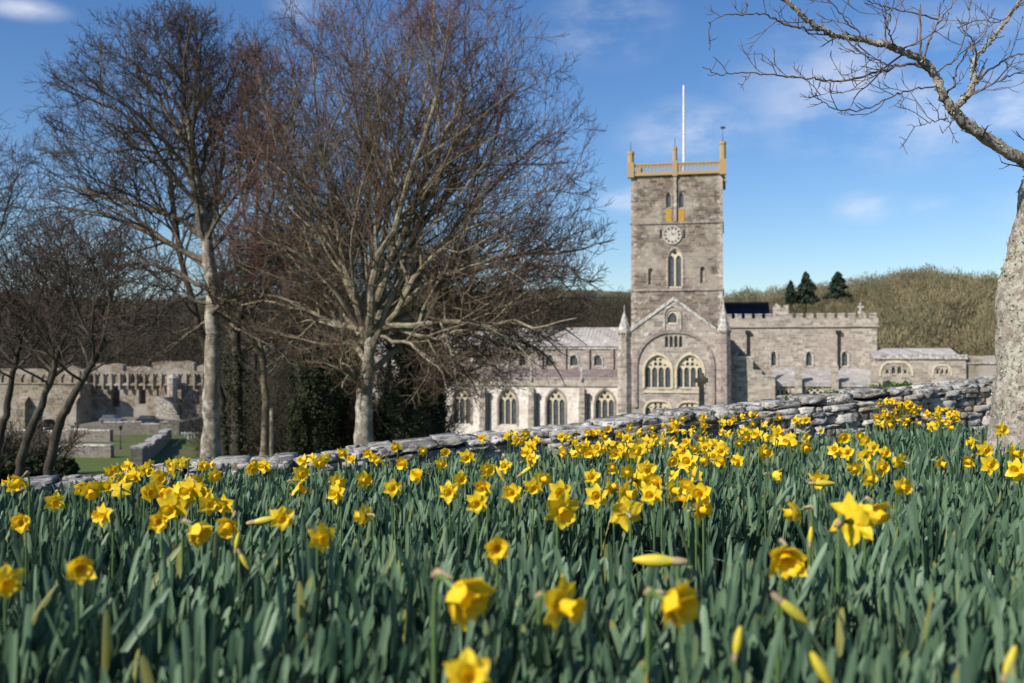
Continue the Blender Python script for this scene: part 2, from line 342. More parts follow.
def build_ground():
    ys = np.concatenate([np.linspace(-12, 0, 10), np.linspace(.3, 12, 50), np.geomspace(12.5, 6000, 110)])
    g = Geo(); nx = 121
    X = []
    for y in ys:
        w = max(14, abs(y) * 1.15 + 10); s = np.linspace(-1, 1, nx); X.append(np.sign(s) * np.abs(s) ** 1.15 * w)
    X = np.array(X); Y = np.repeat(ys[:, None], nx, 1); Z = ground(X, Y)
    nr = len(ys); i = np.arange(nr - 1)[:, None] * nx + np.arange(nx - 1)[None, :]
    F = np.stack([i, i + 1, i + nx + 1, i + nx], -1).reshape(-1, 4)
    g.add(np.stack([X, Y, Z], -1), F)
    tag(g.build('ground', M['ground'], smooth=True), kind='structure')
build_ground()

# ------------------------------------------------------------------ the church
TH = R_(12); CT, ST = math.cos(TH), math.sin(TH); OX, OY = (676 - 512) / 1000 * 135, 135.0; BZ = 12.9
church = empty('church', (OX, OY, -BZ), -TH)
tag(church, 'large medieval stone church with square clock tower, nave, transept and choir in the valley', 'church')
def FU(px, v): k = (px - 512) / 1000; return (k * (OY + v * CT) - OX - v * ST) / (CT + k * ST)
def F(px, py, v):
    u = FU(px, v); Y = OY - u * ST + v * CT
    return u, -(py - HOR) / 1000 * Y + BZ
def FZ(px, py, v): return F(px, py, v)[1]
def part(name, g, m, parent=church, label=None, **k):
    o = g.build(name, M[m] if isinstance(m, str) else m, parent, **k)
    if label: o['label'] = label
    return o

def window(u0, u1, z0, zs, za, v, n=2, depth=.32, stone='tracery', label=None, glass='glass', parent=church, tw=.11):
    """traceried window: mesh of dressed stone, pane behind as sub-part"""
    w = (u1 - u0) / n; loops = [arch(u0 - .04, u1 + .04, z0 - .04, zs, za + .05, 8)]
    wid = u1 - u0; H = za - zs
    for i in range(n):
        a, b = u0 + i * w + tw * .6, u0 + (i + 1) * w - tw * .6
        xm = (a + b) / 2; off = abs(xm - (u0 + u1) / 2) / (wid / 2)
        top = zs + H * (.05 if n > 1 else .86) - (0 if n > 1 else 0)
        if n == 1: top = za - tw * 1.4
        r = (b - a) * .75
        loops.append(arch(a, b, z0 + tw, max(top - r * (.2 if n > 1 else 1), z0 + tw * 2), top + (r * .8 if n > 1 else 0), 4))
    if n == 2: loops.append(circ((u0 + u1) / 2, zs + H * .62, min(wid * .17, H * .2)))
    if n == 3:
        for s in (-1, 1): loops.append(arch((u0 + u1) / 2 + s * wid * .16 - wid * .085, (u0 + u1) / 2 + s * wid * .16 + wid * .085, zs + H * .36, zs + H * .46, zs + H * .62, 3))
        loops.append(circ((u0 + u1) / 2, zs + H * .75, wid * .075))
    if n == 4:
        for k in (-.27, -.09, .09, .27): 
            h = .30 if abs(k) > .2 else .42
            loops.append(arch((u0 + u1) / 2 + k * wid - wid * .06, (u0 + u1) / 2 + k * wid + wid * .06, zs + H * .32, zs + H * (h), zs + H * (h + .13), 3))
        for k in (-.1, .1): loops.append(circ((u0 + u1) / 2 + k * wid, zs + H * .7, wid * .055))
    g = Geo(); fill2d(g, loops, v + depth * .45, v + depth * .45 + .16)
    o = part('window', g, stone, parent, label, weld=True)
    g = Geo(); L = arch(u0 - .02, u1 + .02, z0 - .02, zs, za, 8)
    g.add([(x, v + depth * .45 + .19, z) for x, z in L], [tuple(range(len(L)))]); pn = g.build('pane', M[glass], o)
    return o
def hood(g, u0, u1, z0, zs, za, t, v0, v1):
    """projecting moulding round an arched opening"""
    o = arch(u0 - t, u1 + t, z0, zs, za + t * 1.2, 10); i = arch(u0, u1, z0, zs, za, 10)
    # ring as quads, open at the sill
    o = o[1:] + [o[0]]; i = i[1:] + [i[0]]
    n = len(o); V = [(x, v0, z) for x, z in o] + [(x, v0, z) for x, z in i] + [(x, v1, z) for x, z in o] + [(x, v1, z) for x, z in i]
    Fs = []
    for k in range(n - 1): Fs += [(k, k + 1, n + k + 1, n + k), (k, 2 * n + k, 2 * n + k + 1, k + 1), (n + k, n + k + 1, 3 * n + k + 1, 3 * n + k)]
    g.add(V, Fs)

def rag(u0, u1, z, rng, amp, step=.9):
    """uneven top edge from u1 back to u0"""
    n = max(2, int(abs(u1 - u0) / step)); out = []
    for i in range(n + 1):
        out.append((u1 + (u0 - u1) * i / n, z + rng.uniform(-amp, amp)))
    return out

def build_church():
    rng = random.Random(4)
    th = .6
    # ---- tower
    vT = 12.0; u0, u1 = FU(631.5, vT), FU(723, vT); wT = u1 - u0; uc = (u0 + u1) / 2
    zP0 = FZ(677, 174, vT); zP1 = FZ(677, 162.5, vT); zS1 = FZ(677, 223.5, vT); zS2 = FZ(677, 290.8, vT)
    holes = []
    wins = []
    for a, b in ((666.2, 671.8), (679, 684.6)):
        wins.append((FU(a, vT), FU(b, vT), FZ(a, 208, vT), FZ(a, 196, vT), FZ(a, 191.5, vT), 1, 'belfry lancet with grey louvres'))
    for a, b, c, d in ((660, 662.6, 239, 229), (683.5, 686, 239, 229), (713, 714.4, 272, 267.5)):
        wins.append((FU(a, vT), FU(b, vT), FZ(a, c, vT), FZ(a, d + 1.2, vT), FZ(a, d, vT), 1, None))
    bigw = (FU(668, vT), FU(682.3, vT), FZ(675, 288, vT), FZ(675, 259, vT), FZ(675, 248.3, vT))
    niches = [(FU(648.3, vT), FU(653, vT), FZ(650, 284.5, vT), FZ(650, 270.5, vT), FZ(650, 268, vT)), (FU(700.3, vT), FU(705, vT), FZ(702, 283, vT), FZ(702, 269, vT), FZ(702, 266.5, vT))]
    g = Geo()
    loops = [[(u0, 0), (u1, 0), (u1, zP0), (u0, zP0)]] + [arch(*w[:5]) for w in wins] + [arch(*bigw)] + [arch(*n) for n in niches]
    fill2d(g, loops, vT, vT + th); g.box(u0, u1, vT + th, vT + wT, 0, zP0)
    tw = part('tower', g, 'tower', weld=True)
    g = Geo()
    for z, pr in ((zS1, .16), (zS2, .2)):
        g = Geo(); g.box(u0 - pr, u1 + pr, vT - pr, vT + .1, z, z + .32); g.box(u0 - pr, u0 + .05, vT + .1, vT + wT + pr, z, z + .32); g.box(u1 - .05, u1 + pr, vT + .1, vT + wT + pr, z, z + .32)
        part('string_course', g, 'purple')
    for k, w in enumerate(wins):
        o = window(*w[:5], vT, 1, label=w[6], stone='tracery' if k < 2 else 'grey', tw=.1)
    window(*bigw, vT, 2, label='tall two-light pointed tower window', tw=.22)
    g = Geo(); hood(g, *bigw, .22, vT - .12, vT + .1)
    part('moulding', g, 'trans')
    for n in niches: g = Geo(); hood(g, *n, .1, vT - .08, vT + .1); part('moulding', g, 'trans')
    for n in niches:
        g = Geo(); L = arch(*n); g.add([(x, vT + .35, z) for x, z in L], [tuple(range(len(L)))]); part('niche_back', g, 'tower')
    for a, b in ((666.0, 672), (678.8, 684.6)):
        g = Geo(); g.box(FU(a, vT), FU(b, vT), vT - .06, vT + .05, FZ(a, 223, vT), FZ(a, 208.8, vT)); part('panel', g, 'ochre_panel', label='ochre coloured panel under the belfry lancet')
    g = Geo(); um = FU(675.4, vT); g.box(um - .22, um + .22, vT - .3, vT + .02, zS1 + .3, zP0); part('shaft', g, 'trans')
    # quoins, uneven
    for side in (0, 1):
        g = Geo(); z = 3.0; k = 0
        while z < zP0 - .5:
            h = rng.uniform(.3, .42); L = .75 if k % 2 else .45
            if side: g.box(u1 - L, u1 + .035, vT - .035, vT + 1.1 - L, z, z + h)
            else: g.box(u0 - .035, u0 + L, vT - .035, vT + 1.1 - L, z, z + h)
            z += h; k += 1
        part('quoin', g, 'trans')
    # clock
    uk, zk = F(672.6, 235, vT); g = Geo()
    a = np.arange(32) * 2 * math.pi / 32; rk = 1.32
    rim = Geo(); Pn = np.stack([uk + rk * np.cos(np.append(a, 0)), np.full(33, vT - .1), zk + rk * np.sin(np.append(a, 0))], 1)[None]
    rim.tubes(Pn, np.full((1, 33), .1), 6)
    ck = g.add([(uk + rk * math.cos(x), vT - .1, zk + rk * math.sin(x)) for x in a] + [(uk + rk * math.cos(x), vT + .01, zk + rk * math.sin(x)) for x in a], [tuple(range(32))])
    g.add([(uk + rk * math.cos(x), y, zk + rk * math.sin(x)) for y in (vT - .1, vT + .01) for x in a], [(i, (i + 1) % 32, (i + 1) % 32 + 32, i + 32) for i in range(32)])
    ck = part('clock', g, 'clock', label='round pale clock face on the tower')
    part('rim', rim, 'clock', ck)
    for i in range(12):
        x = i * math.pi / 6; dx, dz = math.cos(x), math.sin(x); g = Geo()
        for r0, r1, hw, off in ((.84, 1.2, .05, .08), (.84, 1.2, .05, -.08)):
            cx, cz = -dz * off, dx * off
            g.add([(uk + dx * r0 - dz * hw + cx, vT - .13, zk + dz * r0 + dx * hw + cz), (uk + dx * r0 + dz * hw + cx, vT - .13, zk + dz * r0 - dx * hw + cz), (uk + dx * r1 + dz * hw + cx, vT - .13, zk + dz * r1 - dx * hw + cz), (uk + dx * r1 - dz * hw + cx, vT - .13, zk + dz * r1 + dx * hw + cz)], [(0, 1, 2, 3)])
        g.box(uk + dx * .3 - .07, uk + dx * .3 + .07, vT - .13, vT - .11, zk + dz * .3 - .07, zk + dz * .3 + .07) if False else None
        part('hour_mark', g, 'pipe', ck)
    for nm, x, L, hw in (('minute_hand', 1.9, 1.0, .045), ('hour_hand', .45, .68, .06)):
        g = Geo(); dx, dz = math.cos(x), math.sin(x)
        g.add([(uk - dz * hw, vT - .15, zk + dx * hw), (uk + dz * hw, vT - .15, zk - dx * hw), (uk + dx * L, vT - .15, zk + dz * L)], [(0, 1, 2)]); part(nm, g, 'pipe', ck)
    # parapet with slots
    g = Geo(); h = zP1 - zP0; e = .28
    for (ax0, ax1, face) in ((u0 - e, u1 + e, 's'), (u0 - e, u1 + e, 'n')):
        v0 = vT - e if face == 's' else vT + wT - .1
        L = [[(ax0, zP0), (ax1, zP0), (ax1, zP1), (ax0, zP1)]]; n = 24; st = (ax1 - ax0 - 1.0) / n
        for i in range(n):
            x = ax0 + .5 + st * i + .12
            if abs(x - um) < .45: continue
            L.append(arch(x, x + st - .2, zP0 + .42, zP0 + h * .62, zP0 + h * .76, 3))
        fill2d(g, L, v0, v0 + .38)
    for x in (u0 - e, u1 + e - .38):
        y0, y1 = vT - e + .38, vT + wT - .1; n = 22; st = (y1 - y0) / n
        g.box(x, x + .38, y0, y1, zP0, zP0 + .42); g.box(x, x + .38, y0, y1, zP0 + h * .76, zP1)
        for i in range(n): g.box(x + .003, x + .377, y0 + st * i, y0 + st * i + .2, zP0 + .42, zP0 + h * .76)
    g.box(u0 - e - .12, u1 + e + .12, vT - e - .12, vT - e, zP0 - .1, zP0 + .25); g.box(u0 - e - .08, u1 + e + .08, vT - e - .08, vT - e, zP1 - .22, zP1 + .03)
    part('parapet', g, 'ochre', label='ochre stained openwork parapet along the tower top')
    tops = [(u0 - .05, vT - .05, 150, .5), (um, vT - .1, 147, .36), (u1 + .05, vT - .05, 143.5, .5), (u0 + .1, vT + wT, 150, .55), (um, vT + wT, 148, .4), (u1 - .1, vT + wT, 146, .55)]
    for (x, y, py, r) in tops:
        g = Geo(); zt = FZ(677, py, vT); g.box(x - r, x + r, y - r, y + r, zP0 - .3, zP1 + .25); g.frustum(x, y, zP1 + .25, zt - .35, r * 1.05, r * .95, 8)
        g.frustum(x, y, zt - .35, zt, r * 1.12, r * 1.05, 8); 
        for k in range(4): g.box(x + (-.75, .45, -.75, .45)[k] * r, x + (-.45, .75, -.45, .75)[k] * r, y + (-.75, -.75, .45, .45)[k] * r, y + (-.45, -.45, .75, .75)[k] * r, zt, zt + .3)
        pn = part('pinnacle', g, 'ochre')
    for (x, y, py, hh) in ((tops[0][0], tops[0][1], 150, 1.6), (tops[1][0], tops[1][1], 147, 1.5), (tops[2][0], tops[2][1], 143.5, 1.9)):
        zt = FZ(677, py, vT); g = Geo(); g.frustum(x, y, zt - .2, zt + hh, .05, .035, 6)
        if py < 145: g.box(x - .3, x + .35, y - .03, y + .03, zt + hh, zt + hh + .35)
        part('weather_vane', g, 'pipe')
    g = Geo(); g.frustum(*[FU(684.3, vT + 5), vT + 5], zP0 - .5, FZ(684.3, 84.5, vT + 5), .2, .14, 10); part('flagpole', g, 'white')
    g = Geo(); g.box(u1 + .2, u1 + .75, vT - .2, vT + .1, FZ(723, 181, vT), FZ(723, 179, vT)); part('gargoyle', g, 'purple')
    g = Geo(); g.frustum(uc, vT + wT / 2, zP0 - .05, zP0 + .9, wT * .6, .5, 4); part('tower_roof', g, 'lead')
    # ---- south transept
    a0, a1 = FU(622, 0), FU(731, 0); zE = FZ(676, 331.5, 0); zA = FZ(676, 300.5, 0)
    ua = FU(673.5, 0); ueL, ueR = FU(631, 0), FU(716, 0)
    wL = (FU(644.6, 0), FU(671, 0), FZ(657, 388.5, 0), FZ(657, 371, 0), FZ(657, 355, 0)); wR = (FU(676.8, 0), FU(703, 0), FZ(690, 388.5, 0), FZ(690, 371, 0), FZ(690, 355, 0))
    wG = (FU(667.3, 0), FU(677.6, 0), FZ(672, 324, 0), FZ(672, 315, 0), FZ(672, 310.6, 0))
    lows = [(FU(645, 0), FU(671, 0), FZ(650, 425, 0), FZ(650, 411, 0), FZ(650, 401.5, 0)), (FU(677, 0), FU(702, 0), FZ(690, 425, 0), FZ(690, 412, 0), FZ(690, 402.5, 0))]
    row = [(FU(664.5 + i * 4.7, 0) + .05, FU(664.5 + (i + 1) * 4.7, 0) - .05, FZ(672, 348, 0), FZ(672, 338, 0), FZ(672, 335.5, 0)) for i in range(4)]
    g = Geo(); out = [(a0, 0), (a1, 0), (a1, zE - 1), (ueR, zE), (ua, zA), (ueL, zE), (a0, zE - 1)]
    fill2d(g, [out] + [arch(*w) for w in [wL, wR, wG] + lows + row], 0, th)
    D = vT
    g.box(a0 + .4, a1 - .4, th, D, 0, zE - 1); g.prism([(a0 + .6, zE - 1), (a1 - .6, zE - 1), (ueR - .1, zE - .3), (ua, zA - .6), (ueL + .1, zE - .3)], th, D)
    part('transept', g, 'trans', weld=False)
    g = Geo()
    for (x0_, x1_) in ((ueL, ua), (ueR, ua)):      # coping of the gable
        za_, zb_ = zE, zA
        g.add([(x0_, -.15, za_), (x0_, .8, za_), (x1_, .8, zb_), (x1_, -.15, zb_), (x0_, -.15, za_ + .5), (x0_, .8, za_ + .5), (x1_, .8, zb_ + .5), (x1_, -.15, zb_ + .5)], [(0, 1, 2, 3), (4, 7, 6, 5), (0, 3, 7, 4), (1, 5, 6, 2)])
    part('coping', g, 'coping')
    g = Geo(); g.add([(a0, .9, zE - .6), (ua, .9, zA + .1), (ua, D, zA + .1), (a0, D, zE - .6)], [(0, 1, 2, 3)]); g.add([(a1, .9, zE - .6), (ua, .9, zA + .1), (ua, D, zA + .1), (a1, D, zE - .6)], [(0, 3, 2, 1)])
    part('roof', g, 'lead')
    window(*wL, 0, 4, label='large four-light window, left of the transept pair', depth=.5, tw=.15)
    window(*wR, 0, 4, label='large four-light window, right of the transept pair', depth=.5, tw=.17)
    window(*wG, 0, 1, label='small round-headed gable window', tw=.18)
    for w in lows: window(*w, 0, 4, label='low arched window behind the churchyard wall', tw=.17)
    for w in row: window(*w, 0, 1, tw=.09)
    for w in (wL, wR): g = Geo(); hood(g, *w, .28, -.12, .1); part('moulding', g, 'tracery')
    for w in lows: g = Geo(); hood(g, *w, .25, -.12, .1); part('moulding', g, 'tracery')
    g = Geo(); hood(g, wG[0] - .3, wG[1] + .3, wG[2] - 1, wG[3], wG[4] + .5, .22, -.15, .1); part('moulding', g, 'coping')
    g = Geo(); hood(g, FU(637.5, 0), FU(711.5, 0), FZ(676, 408, 0), FZ(676, 367, 0), FZ(676, 333, 0), .42, -.22, .1); part('relieving_arch', g, 'purple')
    g = Geo(); g.box(wL[0] - .2, wR[1] + .2, -.15, .05, wL[2] - .6, wL[2] - .3); part('sill', g, 'tracery')
    # turrets
    for (pa, pb, ptop, pap, lab) in ((617.5, 630.5, 333, 311, 'left'), (716.5, 731, 333, 305.5, 'right')):
        x = (FU(pa, -.3) + FU(pb, -.3)) / 2; r = (FU(pb, -.3) - FU(pa, -.3)) / 2 * 1.04; zt = FZ(676, ptop, 0); zm = FZ(676, 358, 0)
        g = Geo(); g.frustum(x, .3, 0, zm, r * 1.08, r * 1.06, 8); g.frustum(x, .3, zm, zt, r, r * .97, 8); g.frustum(x, .3, zt, zt + .35, r * 1.12, r * 1.12, 8)
        tu = part('turret', g, 'purple' if lab == 'right' else 'trans')
        g = Geo(); g.frustum(x, .3, zt + .35, FZ(676, pap, 0), r * 1.0, .08, 8); g.frustum(x, .3, FZ(676, pap, 0), FZ(676, pap, 0) + .9, .07, .05, 6); part('spire', g, 'coping', tu)
        for k in range(8):
            an = k * math.pi / 4; g = None
    # ---- nave south aisle
    vA = 6.0; zt = FZ(600, 379, vA); zs = FZ(600, 386.5, vA); n0, n1 = FU(372, vA), FU(618, vA)
    wl_ = [(406, 424), (453.3, 470.6), (498.7, 516.6), (546.4, 564.8), (595.2, 614.2)]
    zsill = FZ(462, 424.5, vA); zspr = FZ(462, 402, vA); zap = FZ(462, 388.8, vA)
    ws = [(FU(a, vA), FU(b, vA), zsill, zspr, zap) for a, b in wl_]
    g = Geo(); fill2d(g, [[(n0, 0), (n1, 0), (n1, zs), (n0, zs)]] + [arch(*w) for w in ws], vA, vA + th)
    part('aisle_wall', g, 'cream', weld=True)
    g = Geo(); g.box(n0, n1 + .3, vA - .12, vA + .5, zs, zt); g.box(n0, n1 + .3, vA - .22, vA - .12, zs, zs + .22); g.box(n0, n1 + .3, vA - .2, vA + .6, zt, zt + .16)
    part('aisle_parapet', g, 'grey')
    for w in ws: window(*w, vA, 3, label='three-light pointed nave aisle window', depth=.5, tw=.13)
    for w in ws: g = Geo(); hood(g, *w, .26, vA - .1, vA + .1); part('moulding', g, 'purple')
    for p in (438, 484, 532.5, 583):
        x = FU(p, vA); g = Geo(); g.box(x - .55, x + .3, vA - .6, vA, 0, zs - 2.2); g.box(x - .5, x + .25, vA - .4, vA, zs - 2.2, zs - .25)
        part('buttress', g, 'trans'); g = Geo(); g.box(x - .35, x - .05, vA - .4, vA - .1, zt - .3, zt + 1.9); g.frustum(x - .2, vA - .25, zt + 1.9, zt + 2.6, .25, .02, 4); part('pinnacle', g, 'coping')
        g = Geo(); g.box(x + .45, x + .95, vA - .5, vA - .05, zs - 1.6, zs - 1.0); g.frustum(x + .7, vA - .28, 0, zs - 1.5, .16, .16, 8); part('downpipe', g, 'pipe')
    g = Geo(); g.box(n0, n1, vA - .5, vA, 0, zsill - 1.6); part('plinth', g, 'grey')
    # aisle roof and clerestory
    vC = 12.6; zc0 = FZ(600, 371, vC); zc1 = FZ(600, 346.5, vC); c0, c1 = FU(372, vC), FU(631, vC)
    g = Geo(); g.add([(n0, vA + .5, zt - .25), (n1, vA + .5, zt - .25), (n1, vC, zc0 + .3), (n0, vC, zc0 + .3)], [(0, 1, 2, 3)]); part('aisle_roof', g, 'slate')
    cw = []
    for a, b in ((430, 437), (475, 482), (519, 526), (546, 553.8), (570, 577.8), (593.8, 602)):
        cw.append((FU(a, vC), FU(b, vC), FZ(a, 366, vC), FZ(a, 358.5, vC), FZ(a, 355, vC)))
    g = Geo(); fill2d(g, [[(c0, 0), (c1, 0), (c1, zc1), (c0, zc1)]] + [arch(*w) for w in cw], vC, vC + th); part('clerestory', g, 'trans', weld=True)
    for w in cw: window(*w, vC, 1, tw=.07, label='small round-headed clerestory window')
    for w in cw: g = Geo(); hood(g, *w, .18, vC - .08, vC + .1); part('moulding', g, 'coping')
    g = Geo()
    g.box(c0, c1, vC - .2, vC, zc1 - .4, zc1)
    part('cornice', g, 'coping')
    for p in (541, 564.5, 588, 612):
        x = FU(p, vC); g = Geo(); g.box(x - .25, x + .25, vC - .3, vC, zc0, zc1 - .4); part('pilaster', g, 'purple')
    zr = FZ(590, 328.5, vC + 6.2); g = Geo()
    g.add([(c0, vC - .35, zc1), (c1, vC - .35, zc1), (c1, vC + 6.2, zr), (c0, vC + 6.2, zr)], [(0, 1, 2, 3)]); g.add([(c0, vC + 13, zc1), (c1, vC + 13, zc1), (c1, vC + 6.2, zr), (c0, vC + 6.2, zr)], [(0, 3, 2, 1)])
    for i in range(70):
        x = c0 + (c1 - c0) * i / 70; q = Geo()
        g.add([(x, vC - .36, zc1 + .0), (x + .09, vC - .36, zc1 + .0), (x + .09, vC + 6.2, zr + .08), (x, vC + 6.2, zr + .08)], [(0, 1, 2, 3)])
    g.box(c0, c1, vC + 6.05, vC + 6.35, zr - .05, zr + .15)
    g.prism([(c0, 0), (c0 + .5, 0), (c0 + .5, zc1), (c0, zc1)], vC, vC + 13)
    part('nave_roof', g, 'lead')
    g = Geo(); x, z = F(559, 329, vC + 6.2); g.box(x - .8, x + .8, vC + 5.6, vC + 6.8, z - 1, z + .9); g.box(x - .95, x + .95, vC + 5.45, vC + 6.95, z + .9, z + 1.1); part('chimney', g, 'dark_slate')
    # ---- choir
    k0, k1 = FU(722, vC), FU(877, vC); zt = FZ(800, 315, vC); zm = FZ(800, 318.2, vC); zs = FZ(800, 327.3, vC)
    lw = [(771, 776.6), (805.8, 812.2), (841.6, 848)]
    cw = [(FU(a, vC), FU(b, vC), FZ(810, 366.5, vC), FZ(810, 355.2, vC), FZ(810, 351.3, vC)) for a, b in lw] + [(FU(737, vC), FU(744, vC), FZ(740, 361, vC), FZ(740, 354, vC), FZ(740, 351, vC))]
    g = Geo(); fill2d(g, [[(k0, 0), (k1, 0), (k1, zs), (k0, zs)]] + [arch(*w) for w in cw], vC, vC + th); g.box(k0, k1, vC + th, vC + 12, 0, zs)
    part('choir', g, 'grey', weld=True)
    for w in cw: window(*w, vC, 1, tw=.12, label='lancet window in the choir wall')
    for w in cw: g = Geo(); hood(g, *w, .22, vC - .1, vC + .1); part('moulding', g, 'coping')
    g = Geo(); g.box(k0, k1 + .15, vC - .15, vC + .45, zs, zm); g.box(k0, k1 + .25, vC - .25, vC - .15, zs, zs + .25); g.box(k1 - .45, k1 + .15, vC + .45, vC + 12, zs, zm)
    n = 15; st = (k1 - k0) / n
    for i in range(n): g.box(k0 + st * i + st * .3, k0 + st * (i + 1) - .05, vC - .15, vC + .45, zm, zt + rng.uniform(-.05, .05))
    part('battlement', g, 'grey')
    g = Geo()
    for i in range(n): g.box(k0 + st * i + st * .27, k0 + st * (i + 1) - .02, vC - .22, vC + .5, zt + .05, zt + .2)
    part('coping', g, 'coping')
    for p in (747.6, 838.2):
        x = FU(p, vC); g = Geo(); g.box(x - .35, x + .35, vC - .55, vC - .02, FZ(p, 333.5, vC), FZ(p, 330.5, vC)); g.frustum(x, vC - .25, FZ(p, 370, vC), FZ(p, 333, vC), .16, .16, 8); part('downpipe', g, 'pipe')
    x, z = F(861, 313.5, vC); g = Geo(); g.box(x - .35, x + .35, vC - .1, vC + .5, zt, z + .3); g.frustum(x, vC + .2, z + .2, z + 1.5, .2, .12, 6); g.box(x - .4, x + .4, vC + .12, vC + .28, z + .85, z + 1.05); part('finial', g, 'coping')
    g = Geo(); v = 22; g.prism([(FU(720, v), FZ(750, 330, v)), (FU(770, v), FZ(750, 330, v)), (FU(770, v), FZ(750, 303, v + 4)), (FU(720, v), FZ(750, 303, v + 4))], v + 3, v + 4)
    g.add([(FU(720, v), v - 1, FZ(750, 318, v)), (FU(770, v), v - 1, FZ(750, 318, v)), (FU(770, v), v + 4, FZ(750, 303, v + 4)), (FU(720, v), v + 4, FZ(750, 303, v + 4))], [(0, 1, 2, 3)])
    part('rear_roof', g, 'dark_slate')
    g = Geo(); g.box(FU(720, v), FU(769.5, v), v + 2.8, v + 4.1, FZ(750, 303.4, v + 4), FZ(750, 302.2, v + 4)); 
    g.prism([(FU(769.5, v), zs - 2), (FU(788, v), zs - 2), (FU(788, v), FZ(780, 305.5, v)), (FU(784, v), FZ(780, 305.5, v)), (FU(783, v), FZ(780, 309, v)), (FU(776, v), FZ(780, 303.5, v)), (FU(769.5, v), FZ(780, 312, v))], v - 1.2, v + 1)
    part('gable', g, 'grey')
    # choir aisle
    vB = 6.5; b0, b1 = FU(774, vB), FU(878, vB); zt = FZ(830, 383, vB); zu = FZ(830, 369.5, vC)
    aw = [(FU(776, vB), FU(788.5, vB), FZ(780, 405, vB), FZ(780, 391, vB), FZ(780, 384.8 + 1.5, vB)), (FU(805, vB), FU(824, vB), FZ(780, 405, vB), FZ(780, 394, vB), FZ(780, 386.3, vB)), (FU(846, vB), FU(864, vB), FZ(780, 405, vB), FZ(780, 394, vB), FZ(780, 386.3, vB))]
    g = Geo(); fill2d(g, [[(b0, 0), (b1, 0), (b1, zt), (b0, zt)]] + [arch(*w) for w in aw], vB, vB + th); g.box(b1 - .6, b1, vB + th, vC, 0, zt); part('choir_aisle', g, 'grey')
    for w in aw: window(*w, vB, 3, tw=.16, label='arched choir aisle window')
    for w in aw: g = Geo(); hood(g, *w, .28, vB - .12, vB + .1); part('moulding', g, 'ruin')
    g = Geo(); g.add([(b0, vB - .2, zt), (b1, vB - .2, zt), (b1, vC, zu), (b0, vC, zu)], [(0, 1, 2, 3)]); g.box(b0, b1, vB - .25, vB - .05, zt - .5, zt + .1); g.box(b0, b1, vC - .25, vC, zu - .2, zu + .15)
    g.add([(b1, vB, zt), (b1, vC, zt), (b1, vC, zu)], [(0, 1, 2)])
    part('choir_aisle_roof', g, 'lead')
    for p in (798, 834.3, 874):
        x = FU(p, vB); g = Geo(); zz = FZ(p, 366, vB); g.box(x - .45, x + .45, vB - .8, vB + .2, 0, zz); g.frustum(x, vB - .3, zz, FZ(p, 361, vB), .6, .05, 4); part('buttress', g, 'grey')
    # sacristy block, stepped
    vS = 2.5; s0, s1, s2 = FU(730, vS), FU(753, vS), FU(775, vS); z1, z2 = FZ(740, 358.5, vS), FZ(760, 377, vS)
    g = Geo(); fill2d(g, [[(s0, 0), (s2, 0), (s2, z2), (FU(762, vS), z2), (FU(762, vS), z2 + .9), (s1, z2 + 1.0), (s1, z1), (s0, z1)]], vS, vC - .02); part('sacristy', g, 'grey', weld=True)
    g = Geo(); g.box(s0, s1 + .15, vS - .1, vS + .6, z1, z1 + .3); g.box(FU(762, vS), s2 + .15, vS - .1, vS + .6, z2, z2 + .3); part('coping', g, 'coping')
    # lady chapel
    vL = 9.0; l0, l1, l2 = FU(877.5, vL), FU(966, vL), FU(1060, vL); zt = FZ(920, 354.5, vL); zs = FZ(920, 359.2, vL); 
    tw3 = [(FU(a, vL), FU(b, vL), FZ(a, 374.3, vL), FZ(a, 371 if b - a < 4.2 else 368.5, vL), FZ(a, 369.4 if b - a < 4.2 else 366.2, vL)) for a, b in ((885.5, 889.5), (891.5, 896), (897.5, 902), (903.5, 907.4))] + [(FU(a, vL), FU(a + 3.2, vL), FZ(a, 374.6, vL), FZ(a, 371, vL), FZ(a, 368.8, vL)) for a in (936.3, 940.9, 945.5)]
    g = Geo(); fill2d(g, [[(l0, 0), (l1, 0), (l1, zs), (l0, zs)]] + [arch(*w) for w in tw3], vL, vL + th); g.box(l0, l1, vL + th, vL + 9, 0, zs)
    part('chapel', g, 'grey', weld=True)
    for w in tw3: window(*w, vL, 1, tw=.1)
    g = Geo(); g.box(l0, l1 + .1, vL - .12, vL + .4, zs, zt); g.box(l0, l1 + .2, vL - .22, vL - .12, zs, zs + .2); part('chapel_parapet', g, 'coping')
    g = Geo(); hood(g, FU(881, vL), FU(911, vL), FZ(890, 376, vL), FZ(890, 373, vL), FZ(890, 363, vL), .3, vL - .12, vL + .1); part('moulding', g, 'tracery'); g = Geo(); hood(g, FU(933.5, vL), FU(950.5, vL), FZ(940, 376, vL), FZ(940, 372, vL), FZ(940, 366, vL), .2, vL - .1, vL + .1); part('moulding', g, 'tracery')
    zr = FZ(920, 348.3, vL + 5); x0, x1 = l0 - .5, FU(950, vL + 5)
    g = Geo(); A = [(x0, vL + .4, zs + .1), (l1 - .3, vL + .4, zs + .1), (l1 - .3, vL + 9, zs + .1), (x0, vL + 9, zs + .1), (x0, vL + 4.8, zr), (x1, vL + 4.8, zr)]
    for f in ((0, 1, 5, 4), (1, 2, 5), (2, 3, 4, 5)): g.addf(A, f)
    part('chapel_roof', g, 'lead')
    g = Geo(); fill2d(g, [[(l1, 0), (l2, 0)] + rag(l1, l2, FZ(980, 356, vL), rng, .1)], vL + .5, vL + 6); part('annex', g, 'ruin', weld=True)
    g = Geo(); g.box(l1, l2, vL + .3, vL + .5, FZ(980, 364, vL), FZ(980, 362.5, vL)); part('string_course', g, 'coping')
build_church()

